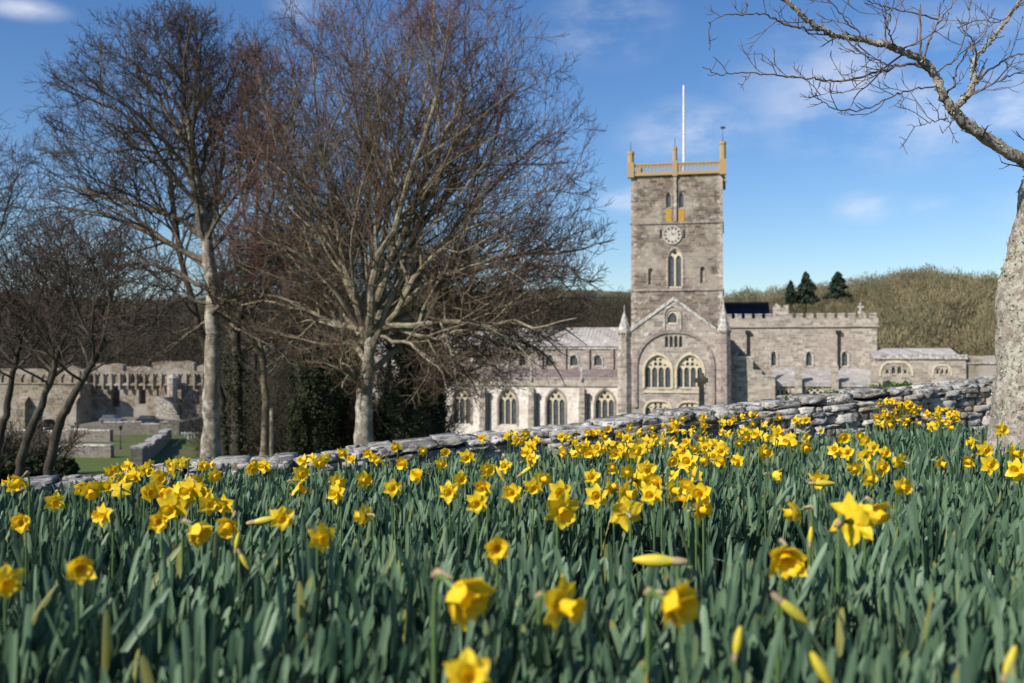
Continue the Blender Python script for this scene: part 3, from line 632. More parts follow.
# ------------------------------------------------------------------ ruined palace
def build_ruin():
    rng = random.Random(8)
    Yr = 195.0; root = empty('ruined_palace', (0, Yr, -16.5)); tag(root, 'roofless medieval palace ruin with arcaded parapet, seen through the left trees', 'ruin')
    def Q(px, py, v=0): return (px - 512) / 1000 * (Yr + v), -(py - HOR) / 1000 * (Yr + v) + 16.5
    def pt(name, g, m, **k): return g.build(name, M[m], root, **k)
    # main range with the arcade, px 80..210
    u0, u1 = Q(80, 0)[0], Q(212, 0)[0]; zt = Q(0, 384)[1]; 
    H = [arch(Q(111, 0)[0], Q(120, 0)[0], Q(0, 407)[1], Q(0, 392)[1], Q(0, 384.8)[1]), arch(Q(139, 0)[0], Q(146, 0)[0], Q(0, 404)[1], Q(0, 390)[1], Q(0, 384.8)[1]), arch(Q(157, 0)[0], Q(165, 0)[0], Q(0, 397)[1], Q(0, 390)[1], Q(0, 386)[1]), arch(Q(192, 0)[0], Q(200, 0)[0], Q(0, 404)[1], Q(0, 395)[1], Q(0, 391)[1])]
    g = Geo(); fill2d(g, [[(u0, 0), (u1, 0), (u1, zt - .2), (u0, zt - .2)]] + H, 0, 1.1); pt('wall', g, 'ruin', weld=True)
    za = Q(0, 371)[1]; g = Geo(); L = [[(u0, zt - .2), (u1, zt - .2)] + rag(u0, u1, za, rng, .12, 1.2)]; n = 16; st = (u1 - u0) / n
    for i in range(n): L.append(arch(u0 + st * i + .3, u0 + st * (i + 1) - .3, zt + .2, zt + .9, za - .45, 4))
    fill2d(g, L, -.5, .6); g.box(u0, u1, -.7, -.5, zt - .3, zt); 
    for i in range(n + 1): g.box(u0 + st * i - .16, u0 + st * i + .16, -.95, -.5, zt - 1.1, za - .5)
    pt('arcade_parapet', g, 'ruin')
    g = Geo(); zb = Q(0, 367, 9)[1]
    fill2d(g, [[(Q(60, 0, 9)[0], 0), (Q(212, 0, 9)[0], 0)] + rag(Q(60, 0, 9)[0], Q(212, 0, 9)[0], zb, rng, .5, 2)], 9, 10); fill2d(g, [[(Q(152, 0, 5)[0], 0), (Q(194, 0, 5)[0], 0)] + rag(Q(152, 0, 5)[0], Q(194, 0, 5)[0], Q(0, 362, 5)[1], rng, .3, 1.5)], 5, 7)
    fill2d(g, [[(Q(96, 0, 5)[0], 0), (Q(123, 0, 5)[0], 0)] + rag(Q(96, 0, 5)[0], Q(123, 0, 5)[0], Q(0, 364.5, 5)[1], rng, .3, 1.5)], 5, 7)
    pt('inner_wall', g, 'ruin')
    # left range, px -120..80, with a shaded arch
    v = -6; u0, u1 = Q(-140, 0, v)[0], Q(80, 0, v)[0]; zt = Q(0, 384, v)[1]; za = Q(0, 370, v)[1]
    H = [arch(Q(42, 0, v)[0], Q(56, 0, v)[0], .2, Q(0, 424, v)[1], Q(0, 419, v)[1]), arch(Q(5, 0, v)[0], Q(12, 0, v)[0], Q(0, 410, v)[1], Q(0, 398, v)[1], Q(0, 394, v)[1])]
    for a in (-30, -70, -110): H.append(arch(Q(a, 0, v)[0], Q(a + 9, 0, v)[0], Q(0, 410, v)[1], Q(0, 398, v)[1], Q(0, 394, v)[1]))
    g = Geo(); fill2d(g, [[(u0, 0), (u1, 0), (u1, zt), (u0, zt)]] + H, v, v + 1.2); g.box(u1 - 1, u1, v + 1.2, 0, 0, zt); 
    n = 22; st = (u1 - u0) / n; L = [[(u0, zt), (u1, zt)] + rag(u0, u1, za, rng, .35, 1.3)]
    for i in range(n): L.append(arch(u0 + st * i + .35, u0 + st * (i + 1) - .35, zt + .25, zt + .9, za - .75, 4))
    fill2d(g, L, v - .2, v + .8); pt('wing_wall', g, 'ruin')
    g = Geo(); L = [[(u0, 0), (u1, 0)] + rag(u0, u1, Q(0, 369, v)[1], rng, .5, 2)]; fill2d(g, L, v + 7, v + 8); pt('inner_wall', g, 'ruin')
    for p in (25, 76, -20):
        x = Q(p, 0, v)[0]; g = Geo(); g.box(x - .8, x + .8, v - 1.6, v, 0, Q(0, 402, v)[1]); g.add([(x - .8, v - 1.6, Q(0, 402, v)[1]), (x + .8, v - 1.6, Q(0, 402, v)[1]), (x + .8, v, Q(0, 396, v)[1]), (x - .8, v, Q(0, 396, v)[1])], [(0, 1, 2, 3)]); pt('buttress', g, 'ruin')
    # stair turret and its sloping pale wall
    x = Q(172.5, 0, -2)[0]; g = Geo(); g.frustum(x, -2, 0, Q(0, 378, -2)[1], 1.0, .95, 8); g.frustum(x, -2, Q(0, 378, -2)[1], Q(0, 374, -2)[1], 1.0, .3, 8); pt('turret', g, 'grey')
    g = Geo(); pts = [(158, 396), (166, 399), (174, 404), (181, 416), (183, 432)]; 
    fill2d(g, [[(Q(158, 0, -8)[0], 0), (Q(183, 0, -8)[0], 0)] + [Q(a, b, -8) for a, b in pts[::-1]]], -9, -8); pt('stair_wall', g, 'grey')
    g = Geo(); fill2d(g, [[(Q(160, 0, -7.9)[0], 0), (Q(163, 0, -7.9)[0], 0), (Q(163, 0, -7.9)[0], Q(0, 396, 0)[1]), (Q(160, 0, -7.9)[0], Q(0, 396, 0)[1])]], -7.9, -.1); pt('return_wall', g, 'ruin')
build_ruin()

def wall_line(name, pts, h, w, m, label, group=None, coping='coping'):
    """straight rubble garden wall along ground points (px, Y), with coping"""
    g = Geo(); c = Geo(); pp = [np.array([(px - 512) / 1000 * Y, Y]) for px, Y in pts]
    base = pp[0]; bz = float(ground(*base)); root = empty(name, (base[0], base[1], bz)); tag(root, label, 'wall', group)
    for a, b in zip(pp[:-1], pp[1:]):
        d = nrm(b - a); n = np.array([-d[1], d[0]]); L = np.linalg.norm(b - a); k = max(2, int(L / 3)); rr = random.Random(int(a[0] * 10))
        for i in range(k):
            q0 = a + d * L * i / k - base; q1 = a + d * L * (i + 1) / k - base
            z0 = float(ground(*(q0 + base))) - bz; z1 = float(ground(*(q1 + base))) - bz; j = h * rr.uniform(.82, 1.08)
            def sl(G, hw, lo0, lo1, hi0, hi1):
                V = [(*(q + s * n * hw), z) for (q, lo, hi) in ((q0, lo0, hi0), (q1, lo1, hi1)) for s in (-1, 1) for z in (lo, hi)]
                G.add(V, [(0, 1, 3, 2), (4, 6, 7, 5), (0, 4, 5, 1), (2, 3, 7, 6), (0, 2, 6, 4), (1, 5, 7, 3)])
            sl(g, w / 2, z0 - 1.2, z1 - 1.2, z0 + j, z1 + j); sl(c, w / 2 + .08, z0 + j, z1 + j, z0 + j + .18, z1 + j + .18)
    g.build('masonry', M[m], root); c.build('coping', M[coping], root)
g = Geo(); x0, x1 = (100 - 512) / 1000 * 181, (186 - 512) / 1000 * 181
g.box(x0, x1, 169.2, 193, -16, -11.95); tag(g.build('terrace', simple('gravel', (.2, .18, .14), .95, (.13, .115, .09), 1.2)), kind='structure')
wall_line('yard_wall', [(104, 168.8), (180, 168.5)], 1.95, .6, 'lowwall', 'stone wall in front of the palace ruin, beside the parked cars')
wall_line('yard_wall', [(-40, 146), (47, 142), (112, 138)], 1.6, .6, 'lowwall', 'long low stone wall below the ruin, left of the first leaning trees')
wall_line('yard_wall', [(-60, 108), (60, 104), (113, 102)], 1.3, .5, 'lowwall', 'lowest stone wall crossing the sloping grass at far left')
wall_line('yard_wall', [(137, 84), (150, 104), (163, 128), (169, 150)], 1.5, .9, 'lowwall', 'stone wall running downhill with a pale sunlit top and shaded side')

# parked cars, lamp, railings
def car(px, Y, rz, col, label):
    root = empty('parked_car', (*P(px, 0, Y)[:2], -11.95), rz); tag(root, label, 'car')
    m = simple('car_paint', col, .3); g = Geo(); g.prism([(-2.1, .35), (2.1, .35), (2.15, .75), (1.2, .95), (-1.9, .98), (-2.15, .8)], -.85, .85); g.prism([(-1.75, .97), (1.1, .95), (.5, 1.45), (-1.4, 1.48)], -.74, .74); b = g.build('body', m, root)
    g = Geo(); g.prism([(-1.5, 1.02), (.85, 1.0), (.42, 1.38), (-1.28, 1.4)], -.76, .76); g.build('window', M['glass'], root)
    for x in (-1.35, 1.35):
        for y in (-.8, .8):
            g = Geo(); a = np.arange(12) * math.pi / 6; V = [(x + .32 * math.cos(t), y + s, .32 + .32 * math.sin(t)) for s in (-.1, .1) for t in a]
            g.add(V, [(i, (i + 1) % 12, (i + 1) % 12 + 12, i + 12) for i in range(12)]); g.add(V, [tuple(range(12)), tuple(range(12, 24))]); g.build('wheel', M['dark'], root)
car(150, 173, .1, (.03, .045, .05), 'dark parked car in front of the palace ruin stair')
car(113, 174, -.2, (.13, .14, .155), 'grey parked car at the left end of the wall below the ruin')
def railing():
    x0, x1 = (182 - 512) / 1000 * 150, (198 - 512) / 1000 * 150; root = empty('railing', (x0, 150, float(ground(x0, 150)))); tag(root, 'short white post railing on the lawn behind the first big tree', 'railing')
    for k in range(6):
        g = Geo(); x = (x1 - x0) * k / 5; g.frustum(x, 0, -.2, 1.1, .07, .06, 6); g.build('post', M['white'], root)
    g = Geo(); g.box(0, x1 - x0, -.03, .03, .85, .95); g.build('rail', M['white'], root)
railing()
def lamp():
    Y = 118; x = (121 - 512) / 1000 * Y; z = float(ground(x, Y)); root = empty('lamp_post', (x, Y, z)); tag(root, 'small dark lamp post on the slope below the ruin', 'lamp post')
    g = Geo(); g.frustum(0, 0, -.2, .3, .12, .1, 8); g.frustum(0, 0, .3, 2.3, .055, .045, 8); g.build('post', M['pipe'], root)
    g = Geo(); g.frustum(0, 0, 2.3, 2.65, .12, .22, 6); g.frustum(0, 0, 2.65, 2.85, .26, .04, 6); g.build('lantern', M['pipe'], root)
lamp()
def cross():
    Y = 34; x = (701.5 - 512) / 1000 * Y; z = float(ground(x, Y)); root = empty('stone_cross', (x, Y, z)); tag(root, 'lichen covered stone cross standing in front of the transept windows', 'cross')
    zt = -(373 - HOR) / 1000 * Y - z
    g = Geo(); g.box(-.45, .45, -.45, .45, -.6, .3); g.box(-.3, .3, -.3, .3, .3, .55); g.build('base', M['grey'], root)
    g = Geo(); g.frustum(0, 0, .55, zt - .55, .13, .09, 8); g.build('shaft', M['trans'], root)
    g = Geo(); g.box(-.075, .075, -.07, .07, zt - .56, zt); g.box(-.21, -.075, -.07, .07, zt - .33, zt - .17); g.box(.075, .21, -.07, .07, zt - .33, zt - .17)
    a = np.linspace(0, 2 * math.pi, 17); g.tubes(np.stack([.145 * np.cos(a), 0 * a, zt - .25 + .145 * np.sin(a)], 1)[None], np.full((1, 17), .03), 6)
    g.build('cross_head', M['ochre'], root)
cross()
def pole():
    Y = 33; x = (272 - 512) / 1000 * Y; z = float(ground(x, Y)); g = Geo(); g.frustum(0, 0, -.3, -(409 - HOR) / 1000 * Y - z, .085, .07, 10); g.frustum(0, 0, -(409 - HOR) / 1000 * Y - z, -(409 - HOR) / 1000 * Y - z + .06, .1, .02, 10)
    o = g.build('post', M['branch_pale']); o.location = (x, Y, z); tag(o, 'grey timber post standing between the tree trunks', 'post')
pole()

# ------------------------------------------------------------------ trees
def grow(rng, P0, D0, L, R0, N, jit, trop, tip=.25):
    Mn = len(P0); Pn = np.zeros((Mn, N, 3)); Pn[:, 0] = P0; D = nrm(D0); st = (L / (N - 1))[:, None]
    for i in range(1, N):
        D = nrm(D + rng.normal(0, jit, (Mn, 3)) + trop); Pn[:, i] = Pn[:, i - 1] + D * st
    t = np.linspace(0, 1, N)[None]; Rn = R0[:, None] * (1 - t * (1 - tip))
    return Pn, Rn
def ell_dist(P0, D, C, E):
    p = (P0 - C) / E; d = D / E; a = (d * d).sum(1); b = 2 * (p * d).sum(1); c = (p * p).sum(1) - 1
    disc = np.maximum(b * b - 4 * a * c, 0); t = (-b + np.sqrt(disc)) / (2 * a); t = np.where(b * b - 4 * a * c < 0, 0, t); return np.maximum(t, 0)
def kids(rng, Pn, Rn, L, k, t0, t1, am, asd, lr, rr, C=None, E=None, rmin=.004, lift=0, lmin=.2):
    Mn, N = Rn.shape
    t = t0 + (t1 - t0) * ((np.arange(k)[None] + rng.uniform(0, 1, (Mn, k))) / k); f = t * (N - 1); i = np.minimum(f.astype(int), N - 2); w = (f - i)[..., None]
    r_ = np.arange(Mn)[:, None]; A = Pn[r_, i]; B = Pn[r_, i + 1]; Q = A * (1 - w) + B * w; T = nrm(B - A)
    rad = Rn[r_, i] * (1 - w[..., 0]) + Rn[r_, i + 1] * w[..., 0]
    az = rng.uniform(0, 2 * math.pi, (Mn, 1)) + np.arange(k)[None] * 2.4 + rng.normal(0, .4, (Mn, k)); an = np.abs(rng.normal(am, asd, (Mn, k)))
    ref = np.where(np.abs(T[..., 2:3]) < .8, np.array([0, 0, 1.]), np.array([1., 0, 0])); U = nrm(np.cross(T, ref)); Vv = np.cross(T, U)
    D = T * np.cos(an)[..., None] + np.sin(an)[..., None] * (np.cos(az)[..., None] * U + np.sin(az)[..., None] * Vv); D[..., 2] += lift
    D = nrm(D).reshape(-1, 3); Q = Q.reshape(-1, 3)
    Ln = (L[:, None] * lr * (1 - .55 * t) * rng.uniform(.7, 1.25, (Mn, k))).reshape(-1); Rr = np.maximum((rad * rr).reshape(-1), rmin)
    if C is not None: Ln = np.minimum(Ln, ell_dist(Q, D, C, E) * rng.uniform(.85, 1.08, len(Ln)))
    ok = Ln > lmin; return Q[ok], D[ok], Ln[ok], Rr[ok]

def bare_tree(name, label, px, Y, py0, trunk_pts, r0, C, E, seed, bark='bark_pale', branch='branch_pale', twig='twig', tiptwig=None, stems=12, k2=9, k3=8, k4=6, k5=0, spread=(.25, 1.25), lift=.06, group=None, t_start=.45, rt=1, cat='tree', ivy=0, ivy_h=5, stem_trop=(0, 0, .03), grow_len=1.0, limbs=None, limb_r=.5):
    """trunk_pts: (px,py) up the trunk; crown fills an ellipsoid centred C with radii E (world)"""
    rng = np.random.default_rng(seed); gx = (px - 512) / 1000 * Y; gz = float(ground(gx, Y)); base = np.array([gx, Y, gz])
    root = empty(name, base); tag(root, label, cat, group)
    pts = [base + [0, 0, -.4]] + [P(a, b, Y) for a, b in trunk_pts]; pts = np.array(pts)
    # smooth trunk
    tt = np.linspace(0, len(pts) - 1, len(pts) * 5); idx = np.minimum(tt.astype(int), len(pts) - 2); w = (tt - idx)[:, None]; TP = pts[idx] * (1 - w) + pts[idx + 1] * w
    TP[1:-1] += rng.normal(0, .006 + r0 * .03, TP[1:-1].shape); L0 = np.linalg.norm(np.diff(TP, axis=0), axis=1).sum()
    tr = r0 * (1 - .55 * np.linspace(0, 1, len(TP))); tr[:4] *= np.array([1.6, 1.35, 1.15, 1.05])
    C = np.array(C, float); E = np.array(E, float)
    g = Geo(); Vt, Ft = tubes((TP - base)[None], tr[None], 14); Vt += rng.normal(0, r0 * .035, Vt.shape); g.add(Vt, Ft); g.build('trunk', M[bark], root, smooth=True)
    cr = Geo()
    # main limbs
    t = t_start + (1 - t_start) * np.linspace(0, 1, stems) ** .8; f = t * (len(TP) - 1); i = np.minimum(f.astype(int), len(TP) - 2); Q = TP[i] + (TP[i + 1] - TP[i]) * (f - i)[:, None]
    az = np.arange(stems) * 2.4 + rng.uniform(0, 6.28) + rng.normal(0, .3, stems); pol = spread[1] + (spread[0] - spread[1]) * np.linspace(0, 1, stems) + rng.normal(0, .1, stems)
    D = np.stack([np.sin(pol) * np.cos(az), np.sin(pol) * np.sin(az), np.cos(pol)], 1)
    Ln = ell_dist(Q, D, C, E) * rng.uniform(.88, 1.0, stems) * grow_len; R = tr[i] * rng.uniform(.42, .6, stems)
    P1, R1 = grow(rng, Q, D, Ln, R, 12, .1, np.array(stem_trop), .12)
    if limbs:
        A = []
        for lp in limbs:
            n = len(lp); dy = rng.uniform(-1, 1) * E[1] * .75; k = np.linspace(0, n - 1, 12); Yk = Y + dy * (np.arange(n) / (n - 1)) ** .8
            q = np.array([P(a, b, y) for (a, b), y in zip(lp, Yk)]); q = np.stack([np.interp(k, np.arange(n), q[:, c]) for c in range(3)], 1); q[1:] += rng.normal(0, .05, (11, 3)); A.append(q)
        A = np.array(A); LA = np.linalg.norm(np.diff(A, axis=1), axis=2).sum(1); RA = r0 * limb_r * np.clip(LA / LA.max(), .45, 1) * rng.uniform(.8, 1, len(A))
        P1 = np.concatenate([P1, A]); R1 = np.concatenate([R1, RA[:, None] * (1 - np.linspace(0, 1, 12)[None] * .88)]); Ln = np.concatenate([Ln, LA])
    cr.tubes(P1 - base, R1, 7, 0)
    q = kids(rng, P1, R1, Ln, k2, .15, .97, .75, .18, .62, .6, C, E, .012, lift, .6); P2, R2 = grow(rng, *q[:3], q[3], 8, .12, np.array([0, 0, .03]), .2); cr.tubes(P2 - base, R2, 5, 0); L2 = q[2]
    q = kids(rng, P2, R2, L2, k3, .12, .97, .75, .2, .6, .6, C, E, .009 * rt, lift, .3); P3, R3 = grow(rng, *q[:3], q[3], 6, .13, np.array([0, 0, .03]), .3); cr.tubes(P3 - base, R3, 4, 1); L3 = q[2]
    q = kids(rng, P3, R3, L3, k4, .1, 1., .7, .2, .62, .65, C, E * 1.03, .0062 * rt, lift, .15); P4, R4 = grow(rng, *q[:3], np.minimum(q[3], .011 * rt), 4, .12, np.array([0, 0, .05]), .5); L4 = q[2]
    # twigs: outermost ones take the bud colour
    def split(Pq, Rq):
        d = np.linalg.norm((Pq[:, -1] - C) / E, axis=1); hi = (d > .72) & (Pq[:, -1, 2] > C[2] - E[2] * .35)
        if hi.any(): cr.tubes(Pq[hi] - base, Rq[hi], 3, 2)
        if (~hi).any(): cr.tubes(Pq[~hi] - base, Rq[~hi], 3, 1)
    split(P4, R4)
    if k5:
        q = kids(rng, P4, R4, L4, k5, .15, 1., .65, .2, .7, .8, C, E * 1.06, .0048 * rt, lift, .1); P5, R5 = grow(rng, *q[:3], np.minimum(q[3], .0062 * rt), 3, .1, np.array([0, 0, .06]), .6); split(P5, R5)
    cr.build('crown', [M[branch], M[twig], M[tiptwig or twig]], root)
    if ivy:
        iv = Geo(); nl = ivy; h = rng.uniform(0, 1, nl) ** .8 * ivy_h; f = np.interp(h, np.linspace(0, L0, len(TP)), np.arange(len(TP))); i = np.minimum(f.astype(int), len(TP) - 2)
        Q = TP[i] + (TP[i + 1] - TP[i]) * (f - i)[:, None]; a = rng.uniform(0, 6.28, nl); rr = r0 * (1.0 + rng.gamma(1.6, .55, nl)) * (1 + .5 * np.sin(h * 2.3 + a))
        Q = Q + np.stack([rr * np.cos(a), rr * np.sin(a), rng.normal(0, .1, nl)], 1) - base
        leafcloud(iv, rng, Q, .06); iv.build('ivy', M['ivy'], root)
    return root
def leafcloud(g, rng, Q, s, m=0):
    n = len(Q); a = nrm(rng.normal(0, 1, (n, 3))); b = nrm(np.cross(a, rng.normal(0, 1, (n, 3)))); sz = (s * rng.uniform(.6, 1.4, n))[:, None]
    V = np.stack([Q - a * sz, Q + b * sz * .6, Q + a * sz, Q - b * sz * .6], 1).reshape(-1, 3); g.add(V, np.arange(4 * n).reshape(-1, 4), m)

def Cw(px, py, Y): return P(px, py, Y)
YA = 30.0
LA_ = [[(208, 250), (195, 200), (185, 150), (182, 100), (185, 40), (180, 5)], [(205, 210), (170, 170), (150, 140), (110, 105), (70, 90), (42, 82)], [(208, 240), (170, 215), (130, 200), (90, 190), (45, 182)],
       [(210, 270), (160, 240), (110, 215), (60, 205), (30, 212)], [(210, 290), (150, 260), (100, 275), (55, 290)], [(206, 230), (225, 190), (245, 150), (250, 90), (270, 50)], [(210, 250), (240, 215), (265, 160), (285, 120), (300, 70)],
       [(196, 180), (215, 120), (235, 60), (240, 25)], [(190, 150), (160, 100), (130, 60), (105, 45)], [(185, 110), (165, 60), (150, 15)], [(212, 300), (180, 300), (140, 330), (100, 345)], [(211, 320), (190, 335), (160, 350), (130, 375)],
       [(213, 300), (250, 290), (290, 300), (320, 330)], [(212, 310), (240, 330), (270, 345), (300, 370)], [(186, 150), (150, 150), (100, 150), (60, 130)]]
bare_tree('bare_tree', 'tall bare tree with pale straight trunk, left of the two big trees', 212, YA, 455, [(211, 400), (213, 340), (213, 290), (206, 240), (196, 180), (186, 120)], .27,
          Cw(168, 190, YA), (4.6, 3.9, 5.9), 3, stems=10, k2=11, k3=8, k4=6, k5=2, spread=(.2, 1.35), lift=.08, tiptwig='twig', t_start=.42, twig='twig', branch='branch_mid', limbs=LA_, limb_r=.4, rt=1.1)
YB = 28.0
LB_ = [[(364, 345), (370, 300), (375, 250), (378, 200), (372, 150), (365, 80), (362, -5)], [(368, 340), (372, 290), (388, 240), (405, 190), (430, 130), (442, 60), (450, 10)], [(366, 345), (355, 300), (340, 240), (325, 180), (315, 100), (305, 25)],
       [(370, 340), (395, 290), (415, 240), (440, 200), (470, 150), (500, 110), (525, 80)], [(372, 335), (400, 310), (420, 270), (460, 235), (510, 210), (565, 185)], [(375, 330), (410, 300), (460, 270), (520, 255), (580, 248), (615, 242)],
       [(375, 325), (420, 315), (470, 300), (530, 290), (600, 282)], [(375, 330), (430, 335), (480, 330), (520, 345), (545, 378)], [(375, 335), (410, 345), (440, 370), (452, 398)], [(360, 335), (330, 300), (290, 260), (255, 200)],
       [(358, 330), (310, 310), (260, 300), (210, 312)], [(362, 320), (345, 270), (300, 180), (270, 110), (258, 55)], [(366, 330), (385, 220), (400, 120), (408, 20)], [(372, 325), (440, 290), (500, 300), (560, 325), (590, 345)],
       [(372, 330), (430, 260), (480, 200), (530, 150), (555, 130)], [(368, 320), (410, 210), (450, 120), (480, 60)], [(360, 330), (320, 320), (290, 345), (270, 375)], [(374, 330), (450, 310), (520, 305), (570, 300), (600, 296)],
       [(374, 330), (430, 300), (490, 310), (540, 335), (575, 360)], [(374, 335), (430, 325), (480, 350), (510, 388)], [(372, 325), (440, 275), (510, 262), (570, 270), (608, 296)], [(374, 330), (450, 322), (520, 325), (578, 320)], [(374, 335), (420, 340), (460, 365), (482, 402)],
       [(372, 330), (440, 300), (500, 325), (545, 355), (565, 385)], [(370, 330), (420, 350), (470, 355), (500, 375)], [(362, 330), (320, 270), (280, 240), (250, 150)]]
bare_tree('bare_tree', 'broad bare tree with pale trunk splitting into many stems, crown reaching to the tower', 364, YB, 445, [(364, 410), (368, 365), (372, 325)], .29,
          Cw(410, 200, YB), (5.9, 4.4, 6.8), 11, stems=8, k2=11, k3=8, k4=5, k5=3, spread=(.1, 1.3), lift=.1, twig='twig_grey', tiptwig='twig_red', t_start=.5, stem_trop=(.01, 0, .05), limbs=LB_, limb_r=.5, rt=1.1)
# darker trees behind and between
for (px, Y, tp, r, c, e, sd, lab, ivy, bk, brn) in [
    (236, 37, [(238, 400), (236, 330), (262, 240)], .24, (272, 195), (5.0, 3.6, 6.6), 5, 'dark trunked bare tree just right of the pale straight tree', 1500, 'bark_dark', 'branch_dark'),
    (264, 35, [(266, 400), (262, 350), (250, 310)], .16, (262, 300), (2.6, 2.4, 2.6), 6, 'slim bare tree beside the grey timber post', 0, 'bark_brown', 'branch_pale'),
    (310, 42, [(312, 400), (318, 340), (322, 280)], .26, (300, 240), (4.6, 3.6, 5.6), 7, 'ivy clad bare tree left of the broad pale tree', 9000, 'bark_dark', 'branch_dark'),
    (338, 46, [(336, 400), (345, 330), (350, 280)], .22, (345, 290), (4.4, 3.6, 4.6), 8, 'ivy clad bare tree half hidden behind the broad pale trunk', 8000, 'bark_dark', 'branch_dark'),
    (405, 36, [(405, 400), (410, 350), (425, 300)], .22, (460, 290), (4.2, 3.0, 3.6), 9, 'dark leaning tree right of the broad pale trunk', 7000, 'bark_dark', 'branch_dark'),
    (430, 40, [(432, 400), (430, 350), (425, 310)], .3, (440, 310), (3.4, 3.0, 3.2), 10, 'dark ivy wrapped tree at the left end of the nave', 10000, 'bark_dark', 'branch_dark'),
    (226, 44, [(222, 400), (200, 330), (178, 250), (170, 180)], .2, (165, 230), (4.6, 3.6, 5.8), 12, 'bare tree leaning left from behind the pale straight tree', 0, 'bark_dark', 'branch_dark'),
    (288, 50, [(288, 400), (292, 340), (300, 280)], .2, (280, 300), (4.2, 3.2, 4.6), 14, 'dark crooked tree in the second row, left of the ivy clad pair', 3000, 'bark_dark', 'branch_dark'),
    (352, 54, [(352, 400), (350, 340), (345, 290)], .24, (340, 310), (5.0, 3.2, 4.8), 15, 'dark tree in the second row, glimpsed beside the broad pale trunk', 5000, 'bark_dark', 'branch_dark'),
    (385, 50, [(386, 400), (390, 350), (380, 300)], .17, (400, 320), (4.2, 3.2, 3.8), 16, 'thin dark tree between the broad pale trunk and the leaning dark one', 3000, 'bark_dark', 'branch_dark'),
    (250, 56, [(252, 400), (256, 340), (250, 280)], .22, (240, 300), (5.0, 3.4, 4.8), 17, 'dark tree in the second row behind the timber post', 3000, 'bark_dark', 'branch_dark'),
    (34, 42, [(38, 420), (52, 370), (70, 320)], .17, (80, 290), (4.4, 3.4, 3.6), 18, 'dark leaning tree farther back than the far left trio, in front of the ruin', 0, 'bark_dark', 'branch_dark'),
    (520, 50, [(510, 400), (490, 360)], .0, (0, 0), (0, 0, 0), 0, None, 0, '', '')]:
    if lab is None: continue
    bare_tree('bare_tree', lab, px, Y, 450, tp, r, Cw(*c, Y), e, sd, bark=bk, branch=brn, twig='twig', tiptwig='twig_red' if px in (310,) else 'twig', stems=13, k2=8, k3=7, k4=5, k5=1, rt=1.2, ivy=ivy, ivy_h=5.2, t_start=.4)
# leaning trees at far left
for (px, Y, tp, r, c, e, sd, lab) in [
    (44, 19, [(48, 478), (55, 440), (63, 415), (78, 388), (92, 365), (104, 340)], .105, (85, 290), (2.6, 2.0, 1.7), 21, 'thin dark tree leaning right, nearest the pale straight tree'),
    (18, 20, [(21, 462), (33, 425), (42, 405), (52, 380), (58, 350)], .1, (30, 280), (2.4, 2.0, 1.8), 22, 'thin dark tree leaning right, middle of the far left trio'),
    (-8, 21, [(-2, 450), (6, 415), (12, 380), (20, 340)], .1, (0, 280), (2.3, 2.0, 2.0), 23, 'thin dark tree cut by the left edge of the view'),
    (-60, 24, [(-50, 400), (-40, 280)], .17, (-15, 245), (3.6, 2.6, 3.3), 24, 'wide bare tree whose limbs reach in from the left edge')]:
    bare_tree('bare_tree', lab, px, Y, 470, tp, r, Cw(*c, Y), e, sd, bark='bark_dark', branch='branch_dark', twig='twig', stems=11, k2=9, k3=8, k4=5, k5=2, rt=.9, t_start=.55, spread=(.4, 1.4), group='thin trees at far left')

# bushes
def bush(px, Y, py_top, wpx, label, m='ivy', n=4000, seed=1):
    rng = np.random.default_rng(seed); x = (px - 512) / 1000 * Y; z = float(ground(x, Y)); zt = -(py_top - HOR) / 1000 * Y - z; rx = wpx / 2000 * Y
    g = Geo(); q = nrm(rng.normal(0, 1, (n, 3))); rad = rng.uniform(.35, 1, n)[:, None] ** .4; lump = (1 + .22 * np.sin(q[:, :1] * 7 + seed) * np.cos(q[:, 2:] * 6) + .12 * np.sin(q[:, 1:2] * 13))
    Q = q * rad * lump * np.array([rx, rx, zt / 2]) + np.array([0, 0, zt / 2]); leafcloud(g, rng, Q, .045)
    root = empty('bush', (x, Y, z)); tag(root, label, 'bush'); g.build('foliage', M[m], root)
    s = Geo(); k = 14; D = nrm(np.stack([rng.normal(0, .6, k), rng.normal(0, .6, k), np.ones(k)], 1)); Pn, Rn = grow(rng, np.zeros((k, 3)), D, np.full(k, zt * .8), np.full(k, .02), 6, .15, np.array([0, 0, .02])); s.tubes(Pn, Rn, 4); s.build('stem', M['bark_dark'], root)
bush(14, 22, 455, 56, 'large dark evergreen bush behind the wall at the left edge', n=7000, seed=2)
bush(67, 24, 458, 20, 'small round dark bush right of the leaning trunk', n=2500, seed=3)

